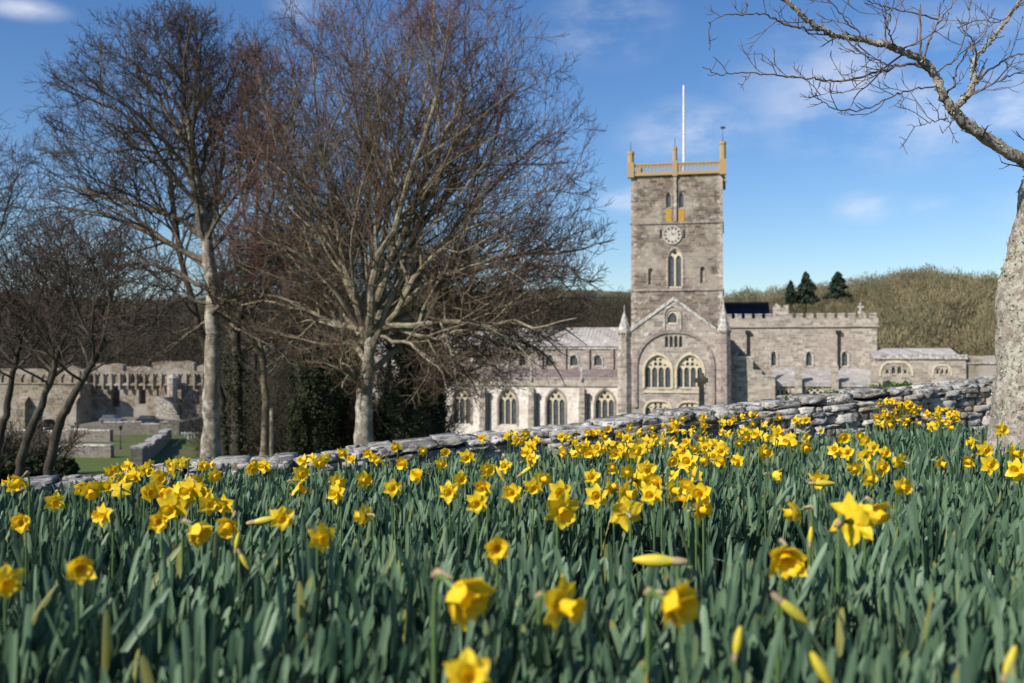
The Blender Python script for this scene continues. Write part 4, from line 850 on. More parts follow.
bush(300, 40, 395, 26, 'tall narrow dark holly left of the ivy clad trees', n=9000, seed=4)
bush(330, 44, 372, 34, 'tall dark evergreen between the ivy clad trunks', n=14000, seed=5)
bush(392, 44, 385, 24, 'dark evergreen right behind the broad pale trunk', n=9000, seed=6)
bush(422, 42, 362, 44, 'large dark evergreen masking the west end of the nave', n=16000, seed=7)
def thicket(px, Y, py_top, wpx, label, seed):
    rng = np.random.default_rng(seed); x = (px - 512) / 1000 * Y; z = float(ground(x, Y)); H = -(py_top - HOR) / 1000 * Y - z; w = wpx / 2000 * Y
    root = empty('thicket', (x, Y, z)); tag(root, label, 'thicket'); k = 90
    P0 = np.stack([rng.uniform(-w, w, k), rng.uniform(-1.5, 1.5, k), np.full(k, -.1)], 1); D = nrm(np.stack([rng.normal(0, .4, k), rng.normal(0, .4, k), np.ones(k)], 1)); L = H * rng.uniform(.6, 1.1, k)
    s = Geo(); P1, R1 = grow(rng, P0, D, L, np.full(k, .03), 8, .14, np.array([0, 0, .02]), .3); s.tubes(P1, R1, 4); s.build('stem', M['bark_dark'], root)
    t = Geo(); q = kids(rng, P1, R1, L, 12, .15, 1, .8, .2, .4, .5, None, None, .01, .1, .2); P2, R2 = grow(rng, *q[:3], q[3], 5, .16, np.array([0, 0, .03]), .5); t.tubes(P2, R2, 3)
    q = kids(rng, P2, R2, q[2], 6, .15, 1, .8, .2, .6, .7, None, None, .008, .1, .1); P3, R3 = grow(rng, *q[:3], q[3], 4, .16, np.array([0, 0, .03]), .6); t.tubes(P3, R3, 3); t.build('twigs', M['branch_dark'], root)
thicket(285, 46, 370, 50, 'dense dark leafless undergrowth left of the ivy clad trees', 1)
thicket(340, 50, 360, 50, 'dense dark leafless undergrowth behind the broad pale trunk', 2)
thicket(400, 46, 365, 60, 'dense dark leafless undergrowth at the west end of the nave', 3)
thicket(235, 52, 380, 50, 'dark leafless undergrowth behind the two left trunks', 4)
thicket(10, 26, 420, 60, 'tangled dark undergrowth at the left edge behind the wall', 5)
# ------------------------------------------------------------------ woods on the hills
def wood(name, label, pts, m, h, seed, blades=150, tint=(0, 1), hscale=None):
    rng = np.random.default_rng(seed); g = Geo(); n = len(pts)
    z = ground(pts[:, 0], pts[:, 1]); H = h * rng.uniform(.5, 1.3, n) * (1 if hscale is None else hscale); Rr = H * rng.uniform(.38, .55, n); tn = np.clip(rng.normal(.5, .42, n), 0, 1) * (tint[1] - tint[0]) + tint[0]
    b = blades; u = nrm(rng.normal(0, 1, (n, b, 3)) * [1, 1, .9] + [0, 0, .35]); rad = rng.uniform(.2, 1, (n, b, 1)) ** .3
    lump = 1 + .2 * np.sin(u[..., :1] * 5 + tn[:, None, None] * 20) 
    lump = lump + .18 * np.sin(u[..., 2:] * 7 + u[..., 1:2] * 4 + tn[:, None, None] * 30)
    c = u * rad * lump * np.stack([Rr, Rr, H * .45], 1)[:, None] + np.stack([pts[:, 0], pts[:, 1], z + H * .55], 1)[:, None]
    d = nrm(u * .8 + [0, 0, 1.3] + rng.normal(0, .3, (n, b, 3))); L = (H[:, None, None] * rng.uniform(.035, .10, (n, b, 1))); sd = nrm(np.cross(d, rng.normal(0, 1, (n, b, 3)))); wd = H[:, None, None] * .0075 * rng.uniform(.6, 1.6, (n, b, 1))
    V = np.stack([c - sd * wd, c + sd * wd, c + d * L], 2).reshape(-1, 3); tt = np.repeat(tn, b * 3) + np.repeat(rng.normal(0, .12, n * b), 3)
    g.add(V, np.arange(len(V)).reshape(-1, 3), 0, np.clip(tt, 0, 1))
    # trunks
    P0 = np.stack([pts[:, 0], pts[:, 1], z - .5], 1); Pn, Rn = grow(rng, P0, np.tile([0, 0, 1.], (n, 1)), H * .8, H * .022, 4, .06, np.zeros(3)); g.tubes(Pn, Rn, 3, 0, tn * 0 + .3)
    o = g.build(name, M[m], attr=True); tag(o, label, 'woodland', kind='stuff'); return o
rng = np.random.default_rng(77)
def scatter(n, pa, pb, ya, yb):
    Y = np.sqrt(rng.uniform(ya ** 2, yb ** 2, n)); px = rng.uniform(pa, pb, n); return np.stack([(px - 512) / 1000 * Y, Y], 1)
wr = scatter(1250, 690, 1250, 205, 430); wr = wr[(wr[:, 0] / wr[:, 1] > .3) | (wr[:, 1] > 300)]
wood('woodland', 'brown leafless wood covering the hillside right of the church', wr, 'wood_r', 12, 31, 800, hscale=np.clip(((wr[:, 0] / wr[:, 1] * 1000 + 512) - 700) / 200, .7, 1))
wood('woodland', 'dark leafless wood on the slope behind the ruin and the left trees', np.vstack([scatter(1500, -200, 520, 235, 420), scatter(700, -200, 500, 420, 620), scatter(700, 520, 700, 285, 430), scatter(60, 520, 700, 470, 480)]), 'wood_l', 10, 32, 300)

def conifer(px, Y, pyt, pyb, wpx, label, seed):
    rng = np.random.default_rng(seed); x = (px - 512) / 1000 * Y; z = float(ground(x, Y)); zt = -(pyt - HOR) / 1000 * Y - z; zb = -(pyb - HOR) / 1000 * Y - z; r = wpx / 2000 * Y
    root = empty('conifer', (x, Y, z)); tag(root, label, 'tree', 'conifers on the hill crest')
    g = Geo(); g.frustum(0, 0, -1, zt * .95, .35, .08, 6); g.build('trunk', M['bark_dark'], root)
    g = Geo(); n = 5200; t = rng.uniform(0, 1, n); a = rng.uniform(0, 6.28, n); tier = .72 + .28 * np.sin(t * 17 + np.sin(a * 2 + seed) * 3 + seed); rr = r * np.minimum(1, (1 - t) * 2.2) ** .65 * tier * rng.uniform(.15, 1, n) ** .5 * (1 + .38 * np.sin(a * 2 + seed + t * 4) + .2 * np.sin(a * 5 + t * 9))
    Q = np.stack([rr * np.cos(a), rr * np.sin(a), zb + (zt - zb) * t - rr * .25], 1); leafcloud(g, rng, Q, .36); g.build('crown', M['conifer'], root)
conifer(791, 330, 281, 303, 10, 'smallest conifer on the hill crest, left of the taller two', 1)
conifer(806, 330, 272, 302, 21, 'broad middle conifer on the hill crest, tallest of three', 2)
conifer(838, 335, 272, 296, 23, 'rightmost wide conifer on the hill crest, behind the choir', 3)
bush_y = 420
def far_tower():
    Y = 390; x = (878 - 512) / 1000 * Y; z = float(ground(x, Y)); zt = -(284.5 - HOR) / 1000 * Y - z; g = Geo(); g.frustum(0, 0, 0, zt - 1.2, 1.0, .9, 10); g.frustum(0, 0, zt - 1.2, zt - .9, 1.25, 1.25, 10); g.frustum(0, 0, zt - .9, zt + .6, 1.0, .1, 10)
    o = g.build('turret_tower', M['coping']); o.location = (x, Y, z); tag(o, 'tiny pale tower poking out of the hillside wood', 'tower')
far_tower()

# ------------------------------------------------------------------ the churchyard wall
WPX = np.array([-400, 0, 100, 200, 300, 365, 460, 500, 560, 640, 720, 824, 877, 928, 990, 1100, 1500]); WPY = np.array([520, 485, 475, 462, 457, 448, 437, 433, 427, 416, 407, 397, 390, 384, 378, 370, 350])
def wall_pt(px):
    Y = 7.0 + px / 1024 * 2.0; return P(px, float(np.interp(px, WPX, WPY)), Y)
def stone_template(k=4):
    L = np.linspace(-1, 1, k + 1); V = []; Fq = []; idx = {}
    def vid(p):
        key = tuple(np.round(p, 4))
        if key not in idx: idx[key] = len(V); V.append(p)
        return idx[key]
    for ax in range(3):
        for s in (-1, 1):
            for i in range(k):
                for j in range(k):
                    q = []
                    for (a, b) in ((i, j), (i + 1, j), (i + 1, j + 1), (i, j + 1)):
                        p = np.zeros(3); p[ax] = s; p[(ax + 1) % 3] = L[a]; p[(ax + 2) % 3] = L[b]; q.append(vid(p))
                    Fq.append(q if s > 0 else q[::-1])
    V = np.array(V); n = nrm(V); V = V * .84 + n * .22; V[:, :] *= .95
    return V, np.array(Fq)
def build_wall():
    rng = np.random.default_rng(5); T, TF = stone_template()
    root0 = wall_pt(500); root = empty('churchyard_wall', (root0[0], root0[1], float(ground(root0[0], root0[1])))); tag(root, 'rough lichen covered stone wall running along the back of the daffodils', 'wall'); base = np.array(root.location)
    body, cap, core = Geo(), Geo(), Geo()
    A, B = wall_pt(-380), wall_pt(1480); d = B - A; Lh = math.hypot(d[0], d[1]); dx = np.array([d[0] / Lh, d[1] / Lh, 0]); nv = np.array([-dx[1], dx[0], 0]); wd = .5
    def topz(s):
        x = A[0] + dx[0] * s; y = A[1] + dx[1] * s; return float(np.interp(512 + x / y * 1000, WPX, -(WPY - HOR) / 1000)) * y
    def stone(G, s, o, z, l, w, h, tint, yaw=0, slope=0):
        V = T * np.array([l / 2, w / 2, h / 2]); V = V + (rng.normal(0, .055, T.shape) + .14 * np.sin(T * 2.2 + rng.uniform(0, 6, 3))) * np.array([l, w, h]) * .5
        V = V.copy(); V[:, 2] += V[:, 0] * slope; c, s_ = math.cos(yaw), math.sin(yaw); X = V[:, 0] * c - V[:, 1] * s_; Yy = V[:, 0] * s_ + V[:, 1] * c
        c0 = A + dx * s + nv * o; W3 = c0 * [1, 1, 0] + X[:, None] * dx + Yy[:, None] * nv + np.array([0, 0, 1.]) * (V[:, 2] + z)[:, None] - base
        G.add(W3, TF, 0, tint)
    s = 0
    while s < Lh:     # coping stones
        l = rng.uniform(.1, .3); zt = topz(s + l / 2); sl = (topz(s + l) - topz(s)) / l; h = rng.uniform(.05, .085)
        stone(cap, s + l / 2, rng.normal(0, .02), zt - h / 2 + rng.normal(0, .012), l * .99, wd + rng.uniform(-.02, .12), h, min(1, rng.uniform(0, .6) + .5 * s / Lh), rng.normal(0, .05), sl)
        for _ in range(rng.integers(1, 4)): stone(cap, s + l * rng.uniform(0, 1), rng.uniform(-.25, .15), zt - .015, rng.uniform(.06, .15), rng.uniform(.08, .16), .05, min(1, rng.uniform(0, .6) + .5 * s / Lh), rng.uniform(-.4, .4), sl)
        s += l
    n = int(Lh / .3)
    for side in (-1, 1):
        row = 0; depth = .05
        while depth < 1.0:
            h = rng.uniform(.035, .08); s = rng.uniform(-.2, 0)
            while s < Lh:
                l = rng.uniform(.06, .24); zt = topz(s + l / 2); x, y = (A + dx * (s + l / 2))[:2]; sl = (topz(s + l) - topz(s)) / l
                if zt - depth > float(ground(x, y)) - .35:
                    stone(body, s + l / 2, side * (wd / 2 - .09 + rng.normal(0, .012)), zt - depth - h / 2, l * 1.0, .24, h * 1.06, rng.uniform(0, 1), rng.normal(0, .04), sl)
                s += l
            depth += h
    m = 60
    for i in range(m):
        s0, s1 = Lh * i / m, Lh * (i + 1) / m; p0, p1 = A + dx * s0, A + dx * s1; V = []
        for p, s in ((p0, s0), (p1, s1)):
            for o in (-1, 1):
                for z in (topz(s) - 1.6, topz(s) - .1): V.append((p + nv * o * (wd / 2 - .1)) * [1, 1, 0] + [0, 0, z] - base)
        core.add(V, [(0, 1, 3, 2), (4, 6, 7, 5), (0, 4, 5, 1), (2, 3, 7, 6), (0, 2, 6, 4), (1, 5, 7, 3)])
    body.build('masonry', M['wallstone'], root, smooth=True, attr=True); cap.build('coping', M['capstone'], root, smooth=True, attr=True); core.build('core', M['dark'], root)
    for k, (px, w, lab) in enumerate(((782, .1, 'small green tuft on the wall, leftmost of its tufts'), (833, .22, 'long flat green cushion on the wall below the choir'), (868, .13, 'low green cushion on the wall between two larger tufts'), (889, .14, 'rounded green tuft on the wall, rightmost of its tufts'))):
        q = wall_pt(px); g = Geo(); n = 2200; u = nrm(rng.normal(0, 1, (n, 3))); Q = u * rng.uniform(.3, 1, (n, 1)) * np.array([w, .1, .06]) * (1 + .3 * np.sin(u[:, :1] * 9)); leafcloud(g, rng, Q, .011)
        o = g.build('moss_clump', M['moss']); o.location = q + np.array([0, -.32, .0]); tag(o, lab, 'wall plant', 'green tufts on the churchyard wall')
build_wall()

# ------------------------------------------------------------------ near tree on the right
def near_tree():
    rng = np.random.default_rng(12); Y = 5.6; bx = (1040 - 512) / 1000 * Y; bz = float(ground(bx, Y)); base = np.array([bx, Y, bz])
    root = empty('bare_tree', base); tag(root, 'near tree with thick lichen crusted trunk at the right edge, one limb arching left', 'tree')
    ctr = [(1040, 560, 56), (1039, 500, 50), (1038, 440, 47), (1040, 385, 46), (1044, 303, 44), (1052, 262, 41), (1059, 221, 40), (1066, 185, 38), (1078, 130, 34), (1085, 50, 31), (1080, -60, 26), (1090, -200, 20)]
    pts = np.array([P(a, b, Y) for a, b, _ in ctr]); rad = np.array([c for _, _, c in ctr]) * Y / 1000 * .96
    t = np.linspace(0, len(ctr) - 1, 130); TP = np.stack([np.interp(t, np.arange(len(ctr)), pts[:, k]) for k in range(3)], 1); TR = np.interp(t, np.arange(len(ctr)), rad)
    V, Fq = tubes((TP - base)[None], TR[None], 64); V = V.reshape(130, 64, 3); cen = (TP - base)[:, None]
    from mathutils import noise
    for i in range(130):
        for j in range(64):
            p = V[i, j]; d = noise.fractal(Vector((p[0] * 9, p[1] * 9, p[2] * 5)), 1, 2, 4) * .022 + noise.noise(Vector((p[0] * 3, p[1] * 3, p[2] * 2))) * .03
            V[i, j] = cen[i, 0] + (p - cen[i, 0]) * (1 + d / TR[i])
    g = Geo(); g.add(V.reshape(-1, 3), Fq); tr = g.build('trunk', M['bark_near'], root, smooth=True)
    # lichen fronds on the trunk
    g = Geo(); n = 5200; i = rng.integers(0, 129, n); j = rng.integers(0, 64, n); Q = V[i, j] + rng.normal(0, .006, (n, 3)); msk = np.array([noise.noise(Vector(q * 4)) for q in Q]) > -.05; leafcloud(g, rng, Q[msk], .011); g.build('lichen', M['lichen'], tr)
    # limbs
    def limb(ps, Ya, Yb, r0, r1):
        n = len(ps); tt = np.linspace(0, n - 1, n * 5); Yk = np.linspace(Ya, Yb, n); q = np.array([P(a, b, y) for (a, b), y in zip(ps, Yk)]); L = np.stack([np.interp(tt, np.arange(n), q[:, k]) for k in range(3)], 1)
        Ls = L.copy(); Ls[1:-1] = (L[:-2] + L[1:-1] * 2 + L[2:]) / 4; Ls[1:-1] += rng.normal(0, .004, Ls[1:-1].shape); return Ls, np.linspace(r0 * .56, r1 * .66, len(tt))
    limbs = [
        ([(1075, 190), (1050, 174), (1024, 160), (990, 140), (968, 124), (953, 109)], 5.55, 5.3, .062, .045),
        ([(953, 109), (943, 92), (936, 72), (922, 58), (905, 50), (885, 43), (868, 40), (845, 36), (828, 31), (812, 21), (798, 9), (782, -6), (760, -20)], 5.3, 5.0, .04, .012),
        ([(953, 109), (968, 96), (976, 84), (974, 66), (981, 52), (996, 36), (1010, 16), (1022, -4), (1040, -30)], 5.3, 5.5, .033, .01),
        ([(936, 74), (915, 62), (895, 66), (872, 73), (850, 79), (832, 81), (815, 78), (790, 76), (765, 73), (742, 71), (722, 74), (703, 66)], 5.25, 4.9, .014, .003),
        ([(828, 31), (806, 27), (785, 22), (765, 12), (745, 13), (725, 14), (709, 21)], 5.1, 4.9, .011, .003),
        ([(938, 85), (918, 88), (902, 92), (885, 100), (868, 108), (848, 111), (832, 107), (820, 98), (815, 92)], 5.25, 5.0, .009, .003),
        ([(948, 118), (938, 120), (925, 124), (908, 125)], 5.3, 5.2, .007, .002),
        ([(956, 114), (948, 128), (944, 133)], 5.3, 5.2, .006, .002),
        ([(905, 50), (893, 40), (889, 26), (893, 10), (898, -10)], 5.2, 5.0, .009, .003),
        ([(868, 40), (850, 22), (838, 8), (825, -8)], 5.1, 5.0, .008, .003),
        ([(925, 60), (930, 40), (940, 22), (952, 5), (962, -15)], 5.2, 5.3, .01, .003),
        ([(976, 84), (990, 70), (1005, 60), (1024, 52), (1050, 48)], 5.35, 5.5, .012, .005),
        ([(968, 96), (985, 88), (1005, 78), (1024, 70), (1050, 60)], 5.3, 5.5, .01, .004),
        ([(945, 96), (955, 86), (958, 70), (968, 50), (985, 30), (995, 8)], 5.3, 5.3, .011, .003),
        ([(936, 72), (955, 60), (965, 42), (970, 20), (975, -10)], 5.25, 5.3, .009, .003),
        ([(895, 66), (880, 60), (860, 52), (842, 48)], 5.2, 5.0, .006, .002),
        ([(872, 73), (850, 92), (830, 92), (810, 96)], 5.15, 5.0, .005, .002),
        ([(940, 18), (900, 8), (880, 4), (868, -2)], 5.25, 5.1, .008, .003),
        ([(845, 36), (860, 50), (878, 62), (886, 72)], 5.1, 5.1, .007, .003),
        ([(1010, 16), (1000, 22), (985, 18), (965, 22)], 5.4, 5.3, .006, .003),
        ([(1078, 130), (1110, 60), (1150, -20), (1200, -80)], 5.6, 5.9, .09, .04),
        ([(1085, 40), (1050, -30), (1010, -90), (960, -140)], 5.6, 5.3, .08, .03)]
    big, sm = Geo(), Geo(); allP = []
    for ps, ya, yb, r0, r1 in limbs:
        Lp, Lr = limb(ps, ya, yb, r0, r1); Vv, Fv = tubes((Lp - base)[None], Lr[None], 10 if r0 > .02 else 6)
        if r0 > .02: Vv = Vv + rng.normal(0, r0 * .05, Vv.shape)
        (big if r0 > .02 else sm).add(Vv, Fv); allP.append((Lp, Lr))
        k = max(3, int(len(Lp) / 4)) if r0 < .08 else 6
        Q, D, Ln, Rr = kids(rng, Lp[None], Lr[None], np.array([1.]), k, .12, 1., .85, .25, .42, .35, None, None, .0026, .25, .05); Ln = Ln * rng.uniform(.2, .85, len(Ln)); Rr = np.clip(Rr, .0022, .0055)
        D[:, 1] *= .6
        P1, R1 = grow(rng, Q, D, Ln, Rr, 8, .17, np.array([-.01, 0, .07]), .5); sm.tubes(P1 - base, R1, 5)
        q = kids(rng, P1, R1, Ln, 4, .2, 1., .8, .25, .5, .75, None, None, .0019, .2, .03); P2, R2 = grow(rng, *q[:3], q[3], 5, .15, np.array([0, 0, .06]), .6); sm.tubes(P2 - base, R2, 4)
        bd = P2[:, -1] - base; 
    big.build('limb', M['bark_near'], root, smooth=True); sm.build('crown', M['near_twig'], root, smooth=True)
    g = Geo(); 
    for Lp, Lr in allP[:3] + allP[20:]:
        n = 500; i = rng.integers(0, len(Lp) - 1, n); w = rng.uniform(0, 1, (n, 1)); Q = Lp[i] * (1 - w) + Lp[i + 1] * w + nrm(rng.normal(0, 1, (n, 3))) * Lr[i][:, None] * 1.02 - base; leafcloud(g, rng, Q, .0085)
    g.build('lichen', M['lichen'], root)
near_tree()

# ------------------------------------------------------------------ daffodil leaves (nobody could count them)
def wall_y(x):
    A, B = wall_pt(-380), wall_pt(1480); return A[1] + (x - A[0]) * (B[1] - A[1]) / (B[0] - A[0]) - .28
from mathutils import noise as mnoise
def build_leaves():
    rng = np.random.default_rng(9); C = []
    tgt = 3300
    while len(C) < tgt:
        Y = math.sqrt(rng.uniform(.45 ** 2, 9.2 ** 2)) if rng.random() < .72 else rng.uniform(.5, 4.5)
        x = rng.uniform(-1, 1) * (.56 * Y + .7)
        if Y > wall_y(x): continue
        if mnoise.noise(Vector((x * 1.3, Y * 1.3, 3))) < -.24 and rng.random() < .95: continue
        C.append((x, Y))
    C = np.array(C); nl = rng.integers(9, 22, len(C)); hh = rng.normal(1, .08, len(C)) 
    for i in range(len(C)): hh[i] *= 1 + .1 * mnoise.noise(Vector((C[i, 0] * .9, C[i, 1] * .9, 0)))
    ci = np.repeat(np.arange(len(C)), nl); n = len(ci); a = rng.uniform(0, 6.28, n); rr = rng.uniform(0, .055, n)
    x = C[ci, 0] + rr * np.cos(a); y = C[ci, 1] + rr * np.sin(a); h = .335 * hh[ci] * rng.uniform(.72, 1.04, n)
    gap = np.array([wall_y(q) for q in x]) - y; h *= np.clip(np.where(x > .2, .78, .5) + gap * .5, .45, 1) * np.where(x < -1.2, 1, 1)
    h *= 1 - .3 * np.clip((-x - 1.6) / 1.2, 0, 1) * np.clip((y - 4.6) / 1.5, 0, 1)
    N = 9; t = np.array([0, .16, .32, .48, .64, .78, .89, .965, 1.])
    lean = rng.gamma(2, .036, n) + .015; ld = np.stack([np.cos(a), np.sin(a)], 1) * lean[:, None] + np.array([.03, .0]) + rng.normal(0, .035, (n, 2))
    bend = rng.uniform(.1, .9, n) + (rng.random(n) < .035) * 2.4
    up = 1 - .10 * bend[:, None] * t[None] ** 3
    hx = ld[:, None, :] * (t[None, :, None] * 1.0 + bend[:, None, None] * t[None, :, None] ** 2.4) 
    Pn = np.stack([x[:, None] + hx[..., 0] * h[:, None] * 1.3, y[:, None] + hx[..., 1] * h[:, None] * 1.3, ground(x, y)[:, None] - .02 + h[:, None] * t[None] * up], -1)
    # width direction turns up the leaf
    wa = rng.uniform(0, math.pi, n)[:, None] + rng.normal(0, .5, n)[:, None] * t[None]; Wd = np.stack([np.cos(wa), np.sin(wa), np.zeros_like(wa)], -1)
    T = np.gradient(Pn, axis=1); T = nrm(T); Wd = nrm(Wd - (Wd * T).sum(-1, keepdims=True) * T); Nn = np.cross(T, Wd)
    prof = np.array([.7, .85, .95, 1, 1, 1, .98, .86, .3])[None] * (rng.uniform(.0044, .0074, n))[:, None]
    Lf = Pn - Wd * prof[..., None] + Nn * prof[..., None] * .3; Rg = Pn + Wd * prof[..., None] + Nn * prof[..., None] * .3
    V = np.stack([Lf, Pn, Rg], 2).reshape(-1, 3); i0 = (np.arange(n)[:, None, None] * N + np.arange(N - 1)[None, :, None]) * 3 + np.arange(2)[None, None]
    Fq = np.stack([i0, i0 + 1, i0 + 4, i0 + 3], -1).reshape(-1, 4)
    g = Geo(); tint = np.repeat(rng.uniform(0, .97, n)[:, None], N, 1); ytip = rng.random(n) < .035; tint[ytip, -2:] = 1.0; ya = rng.random(n) < .012; tint[ya] = 1.0
    g.add(V, Fq, 0, np.repeat(tint.reshape(-1), 3)); o = g.build('daffodil_leaves', M['leaf'], smooth=True, attr=True)
    tag(o, 'dense blue green strap leaves of daffodils filling the foreground bank', 'daffodil leaves', kind='stuff'); print('leaves', n)
build_leaves()

# ------------------------------------------------------------------ daffodils
def petal_geo(rng, ang, L=.041, Wp=.0145, nu=8, nv=4, back=.0, closed=0.):
    """one tepal, flower axis +Z, base at the axis"""
    u = np.linspace(0, 1, nu)[:, None]; v = np.linspace(-1, 1, nv + 1)[None]
    wid = Wp * np.clip(np.sin(np.pi * np.clip(u * .93 + .1, 0, 1)) ** .75, .08, 1) * (1 - .25 * u ** 4); tw = rng.normal(0, .25); cup = rng.normal(.25, .12)
    r = .004 + L * u * rng.uniform(.94, 1.05) * (1 - .35 * closed); y = v * wid * np.cos(tw * u); z = back + u ** 1.2 * L * (rng.normal(.16, .13) + .9 * closed) + np.abs(v) * wid * cup + v * wid * np.sin(tw * u) + .0015 * np.sin(v * 5 + u * 9) - .012 * u ** 3 * (1 - closed) * rng.uniform(-.2, 1)
    r = r + 0 * v; z = z + 0 * r; y = y + 0 * r
    ca, sa = math.cos(ang), math.sin(ang); V = np.stack([r * ca - y * sa, r * sa + y * ca, z], -1).reshape(-1, 3)
    i = np.arange(nu - 1)[:, None] * (nv + 1) + np.arange(nv)[None]; Fq = np.stack([i, i + 1, i + nv + 2, i + nv + 1], -1).reshape(-1, 4); return V, Fq
def trumpet_geo(rng, n=28, hi=True):
    prof = [(.0008, .002), (.0085, .003), (.0105, .012), (.0115, .022), (.0135, .030), (.0175, .0355), (.0205, .037)]
    a = np.arange(n) * 2 * math.pi / n; V = []; ph = rng.uniform(0, 6)
    for k, (r, z) in enumerate(prof):
        fr = (k / 6) ** 3; rr = r * (1 + fr * (.1 * np.sin(a * 6 + ph) + .07 * np.sin(a * 11 + ph * 2))); zz = z + fr * .0022 * np.sin(a * 8 + ph); V.append(np.stack([rr * np.cos(a), rr * np.sin(a), zz + 0 * a], 1))
    V = np.vstack(V); Fq = [(k * n + i, k * n + (i + 1) % n, (k + 1) * n + (i + 1) % n, (k + 1) * n + i) for k in range(6) for i in range(n)]; return V, np.array(Fq)
H0 = .36
def head_matrix(pitch):      # flower axis tilts from up towards +X ; pitch = angle of the axis above horizontal
    ax = Vector((math.cos(pitch), 0, math.sin(pitch))); q = Vector((0, 0, 1)).rotation_difference(ax); return np.array(q.to_matrix())
def variant(seed, pitch, detailed, closed=0., white=False):
    """returns list of (part name, mesh, material) plus head offset; root at ground level, facing +X"""
    rng = np.random.default_rng(seed); Rm = head_matrix(pitch); ax = Rm @ np.array([0, 0, 1.]); hc = np.array([.03, 0, H0])   # centre of the ring of petals
    parts = []
    # stem: up, then bends into the flower tube
    s = np.array([[0, 0, -.16], [.0, 0, 0], [-.004, .002, H0 * .5], [-.004, 0, H0 - .03], [-.001, 0, H0 + .004], [.008, 0, H0 + .013]] ); e = hc - ax * .026
    s = np.vstack([s, [e]]); n = len(s); tt = np.linspace(0, n - 1, 26); S = np.stack([np.interp(tt, np.arange(n), s[:, k]) for k in range(3)], 1)
    for _ in range(3): S[1:-1] = (S[:-2] + S[1:-1] * 2 + S[2:]) / 4
    r = np.full(len(S), .0036); r[-3:] = .0048
    S = np.vstack([S, hc - ax * .012, hc]); r = np.append(r, [.0038, .0055]); g = Geo(); g.tubes(S[None], r[None], 8); parts.append(('stem', g, 'stem'))
    g = Geo(); q = hc - ax * .03; sp = np.array([q + [-.009, .002, -.004], q + [-.002, 0, .002], q + ax * .01 + [0, .003, .003], q + ax * .022 + [0, .005, .007]]); g.tubes(sp[None], np.array([[.004, .0052, .004, .0008]]), 7); parts.append(('spathe', g, 'spathe'))
    pm = 'petal_white' if white else 'petal'
    if detailed:
        for k in range(6):
            V, Fq = petal_geo(rng, k * math.pi / 3 + rng.normal(0, .07), back=.0 if k % 2 else -.0022, nu=10, nv=6, Wp=.0165 if k % 2 == 0 else .0145, closed=closed); g = Geo(); g.add(V @ Rm.T + hc, Fq); parts.append(('petal', g, pm))
    else:
        g = Geo()
        for k in range(6):
            V, Fq = petal_geo(rng, k * math.pi / 3 + rng.normal(0, .07), back=.0 if k % 2 else -.0022, nu=6, nv=2, Wp=.0155, closed=closed); g.add(V @ Rm.T + hc, Fq)
        parts.append(('corolla', g, pm))
    V, Fq = trumpet_geo(rng, 28 if detailed else 14); g = Geo(); g.add(V @ Rm.T + hc, Fq); parts.append(('trumpet', g, 'trumpet'))
    return parts, hc + ax * .01
def bud_variant(seed, pitch):
    rng = np.random.default_rng(seed); Rm = head_matrix(pitch); ax = Rm @ np.array([0, 0, 1.]); e = np.array([.0, 0, H0])
    s = np.array([[0, 0, -.16], [0, 0, 0], [0, 0, H0 * .5], [0, 0, H0 - .04]]); S = np.vstack([s, [e]]); g = Geo(); g.tubes(S[None], np.full((1, 5), .0036), 8); parts = [('stem', g, 'stem')]
    t = np.linspace(0, 1, 10); B = e + ax * (t[:, None] * .06); g = Geo(); g.tubes(B[None], (.0078 * np.sin(np.pi * np.clip(t * .9 + .06, 0, 1)) ** .8 + .001)[None], 10); parts.append(('bud', g, 'bud'))
    g = Geo(); B = e + ax * (t[:, None] * .03 - .012); g.tubes(B[None], (.006 * np.sin(np.pi * np.clip(t * .6 + .2, 0, 1)))[None], 8); parts.append(('spathe', g, 'spathe'))
    return parts, e + ax * .03
VAR = {}
def get_var(key):
    if key not in VAR:
        kind, seed, pitch = key
        parts, off = bud_variant(seed, R_(pitch)) if kind == 'bud' else variant(seed, R_(pitch), kind in ('hi', 'shut'), {'shut': .75, 'los': .45}.get(kind, 0.), kind == 'white')
        VAR[key] = ([(n, g.build(n, M[m], None, smooth=True), m) for n, g, m in parts], off, [False])
    return VAR[key]
def place_daff(px, py, Y, key, yaw, scale, label, group=None, roll=0, cat='daffodil'):
    parts, off, used = get_var(key); T = P(px, py, Y); E = Matrix.Rotation(R_(yaw), 3, 'Z') @ Matrix.Rotation(roll, 3, 'X'); o3 = np.array(E) @ off * scale; loc = T - o3
    root = empty('daffodil', loc); root.rotation_euler = E.to_euler(); root.scale = (scale,) * 3; tag(root, label, cat, group)
    for n, ob, m in parts:
        c = ob if not used[0] else ob.copy()
        if used[0]: SC.collection.objects.link(c)
        c.parent = root
    used[0] = True
    return root
def solveY(px, py, hh):
    Ys = np.linspace(.8, 9.5, 600); x = (px - 512) / 1000 * Ys; f = -(py - HOR) / 1000 * Ys - (ground(x, Ys) + hh); i = np.where(f[:-1] * f[1:] <= 0)[0]
    return float(Ys[i[0]]) if len(i) else None
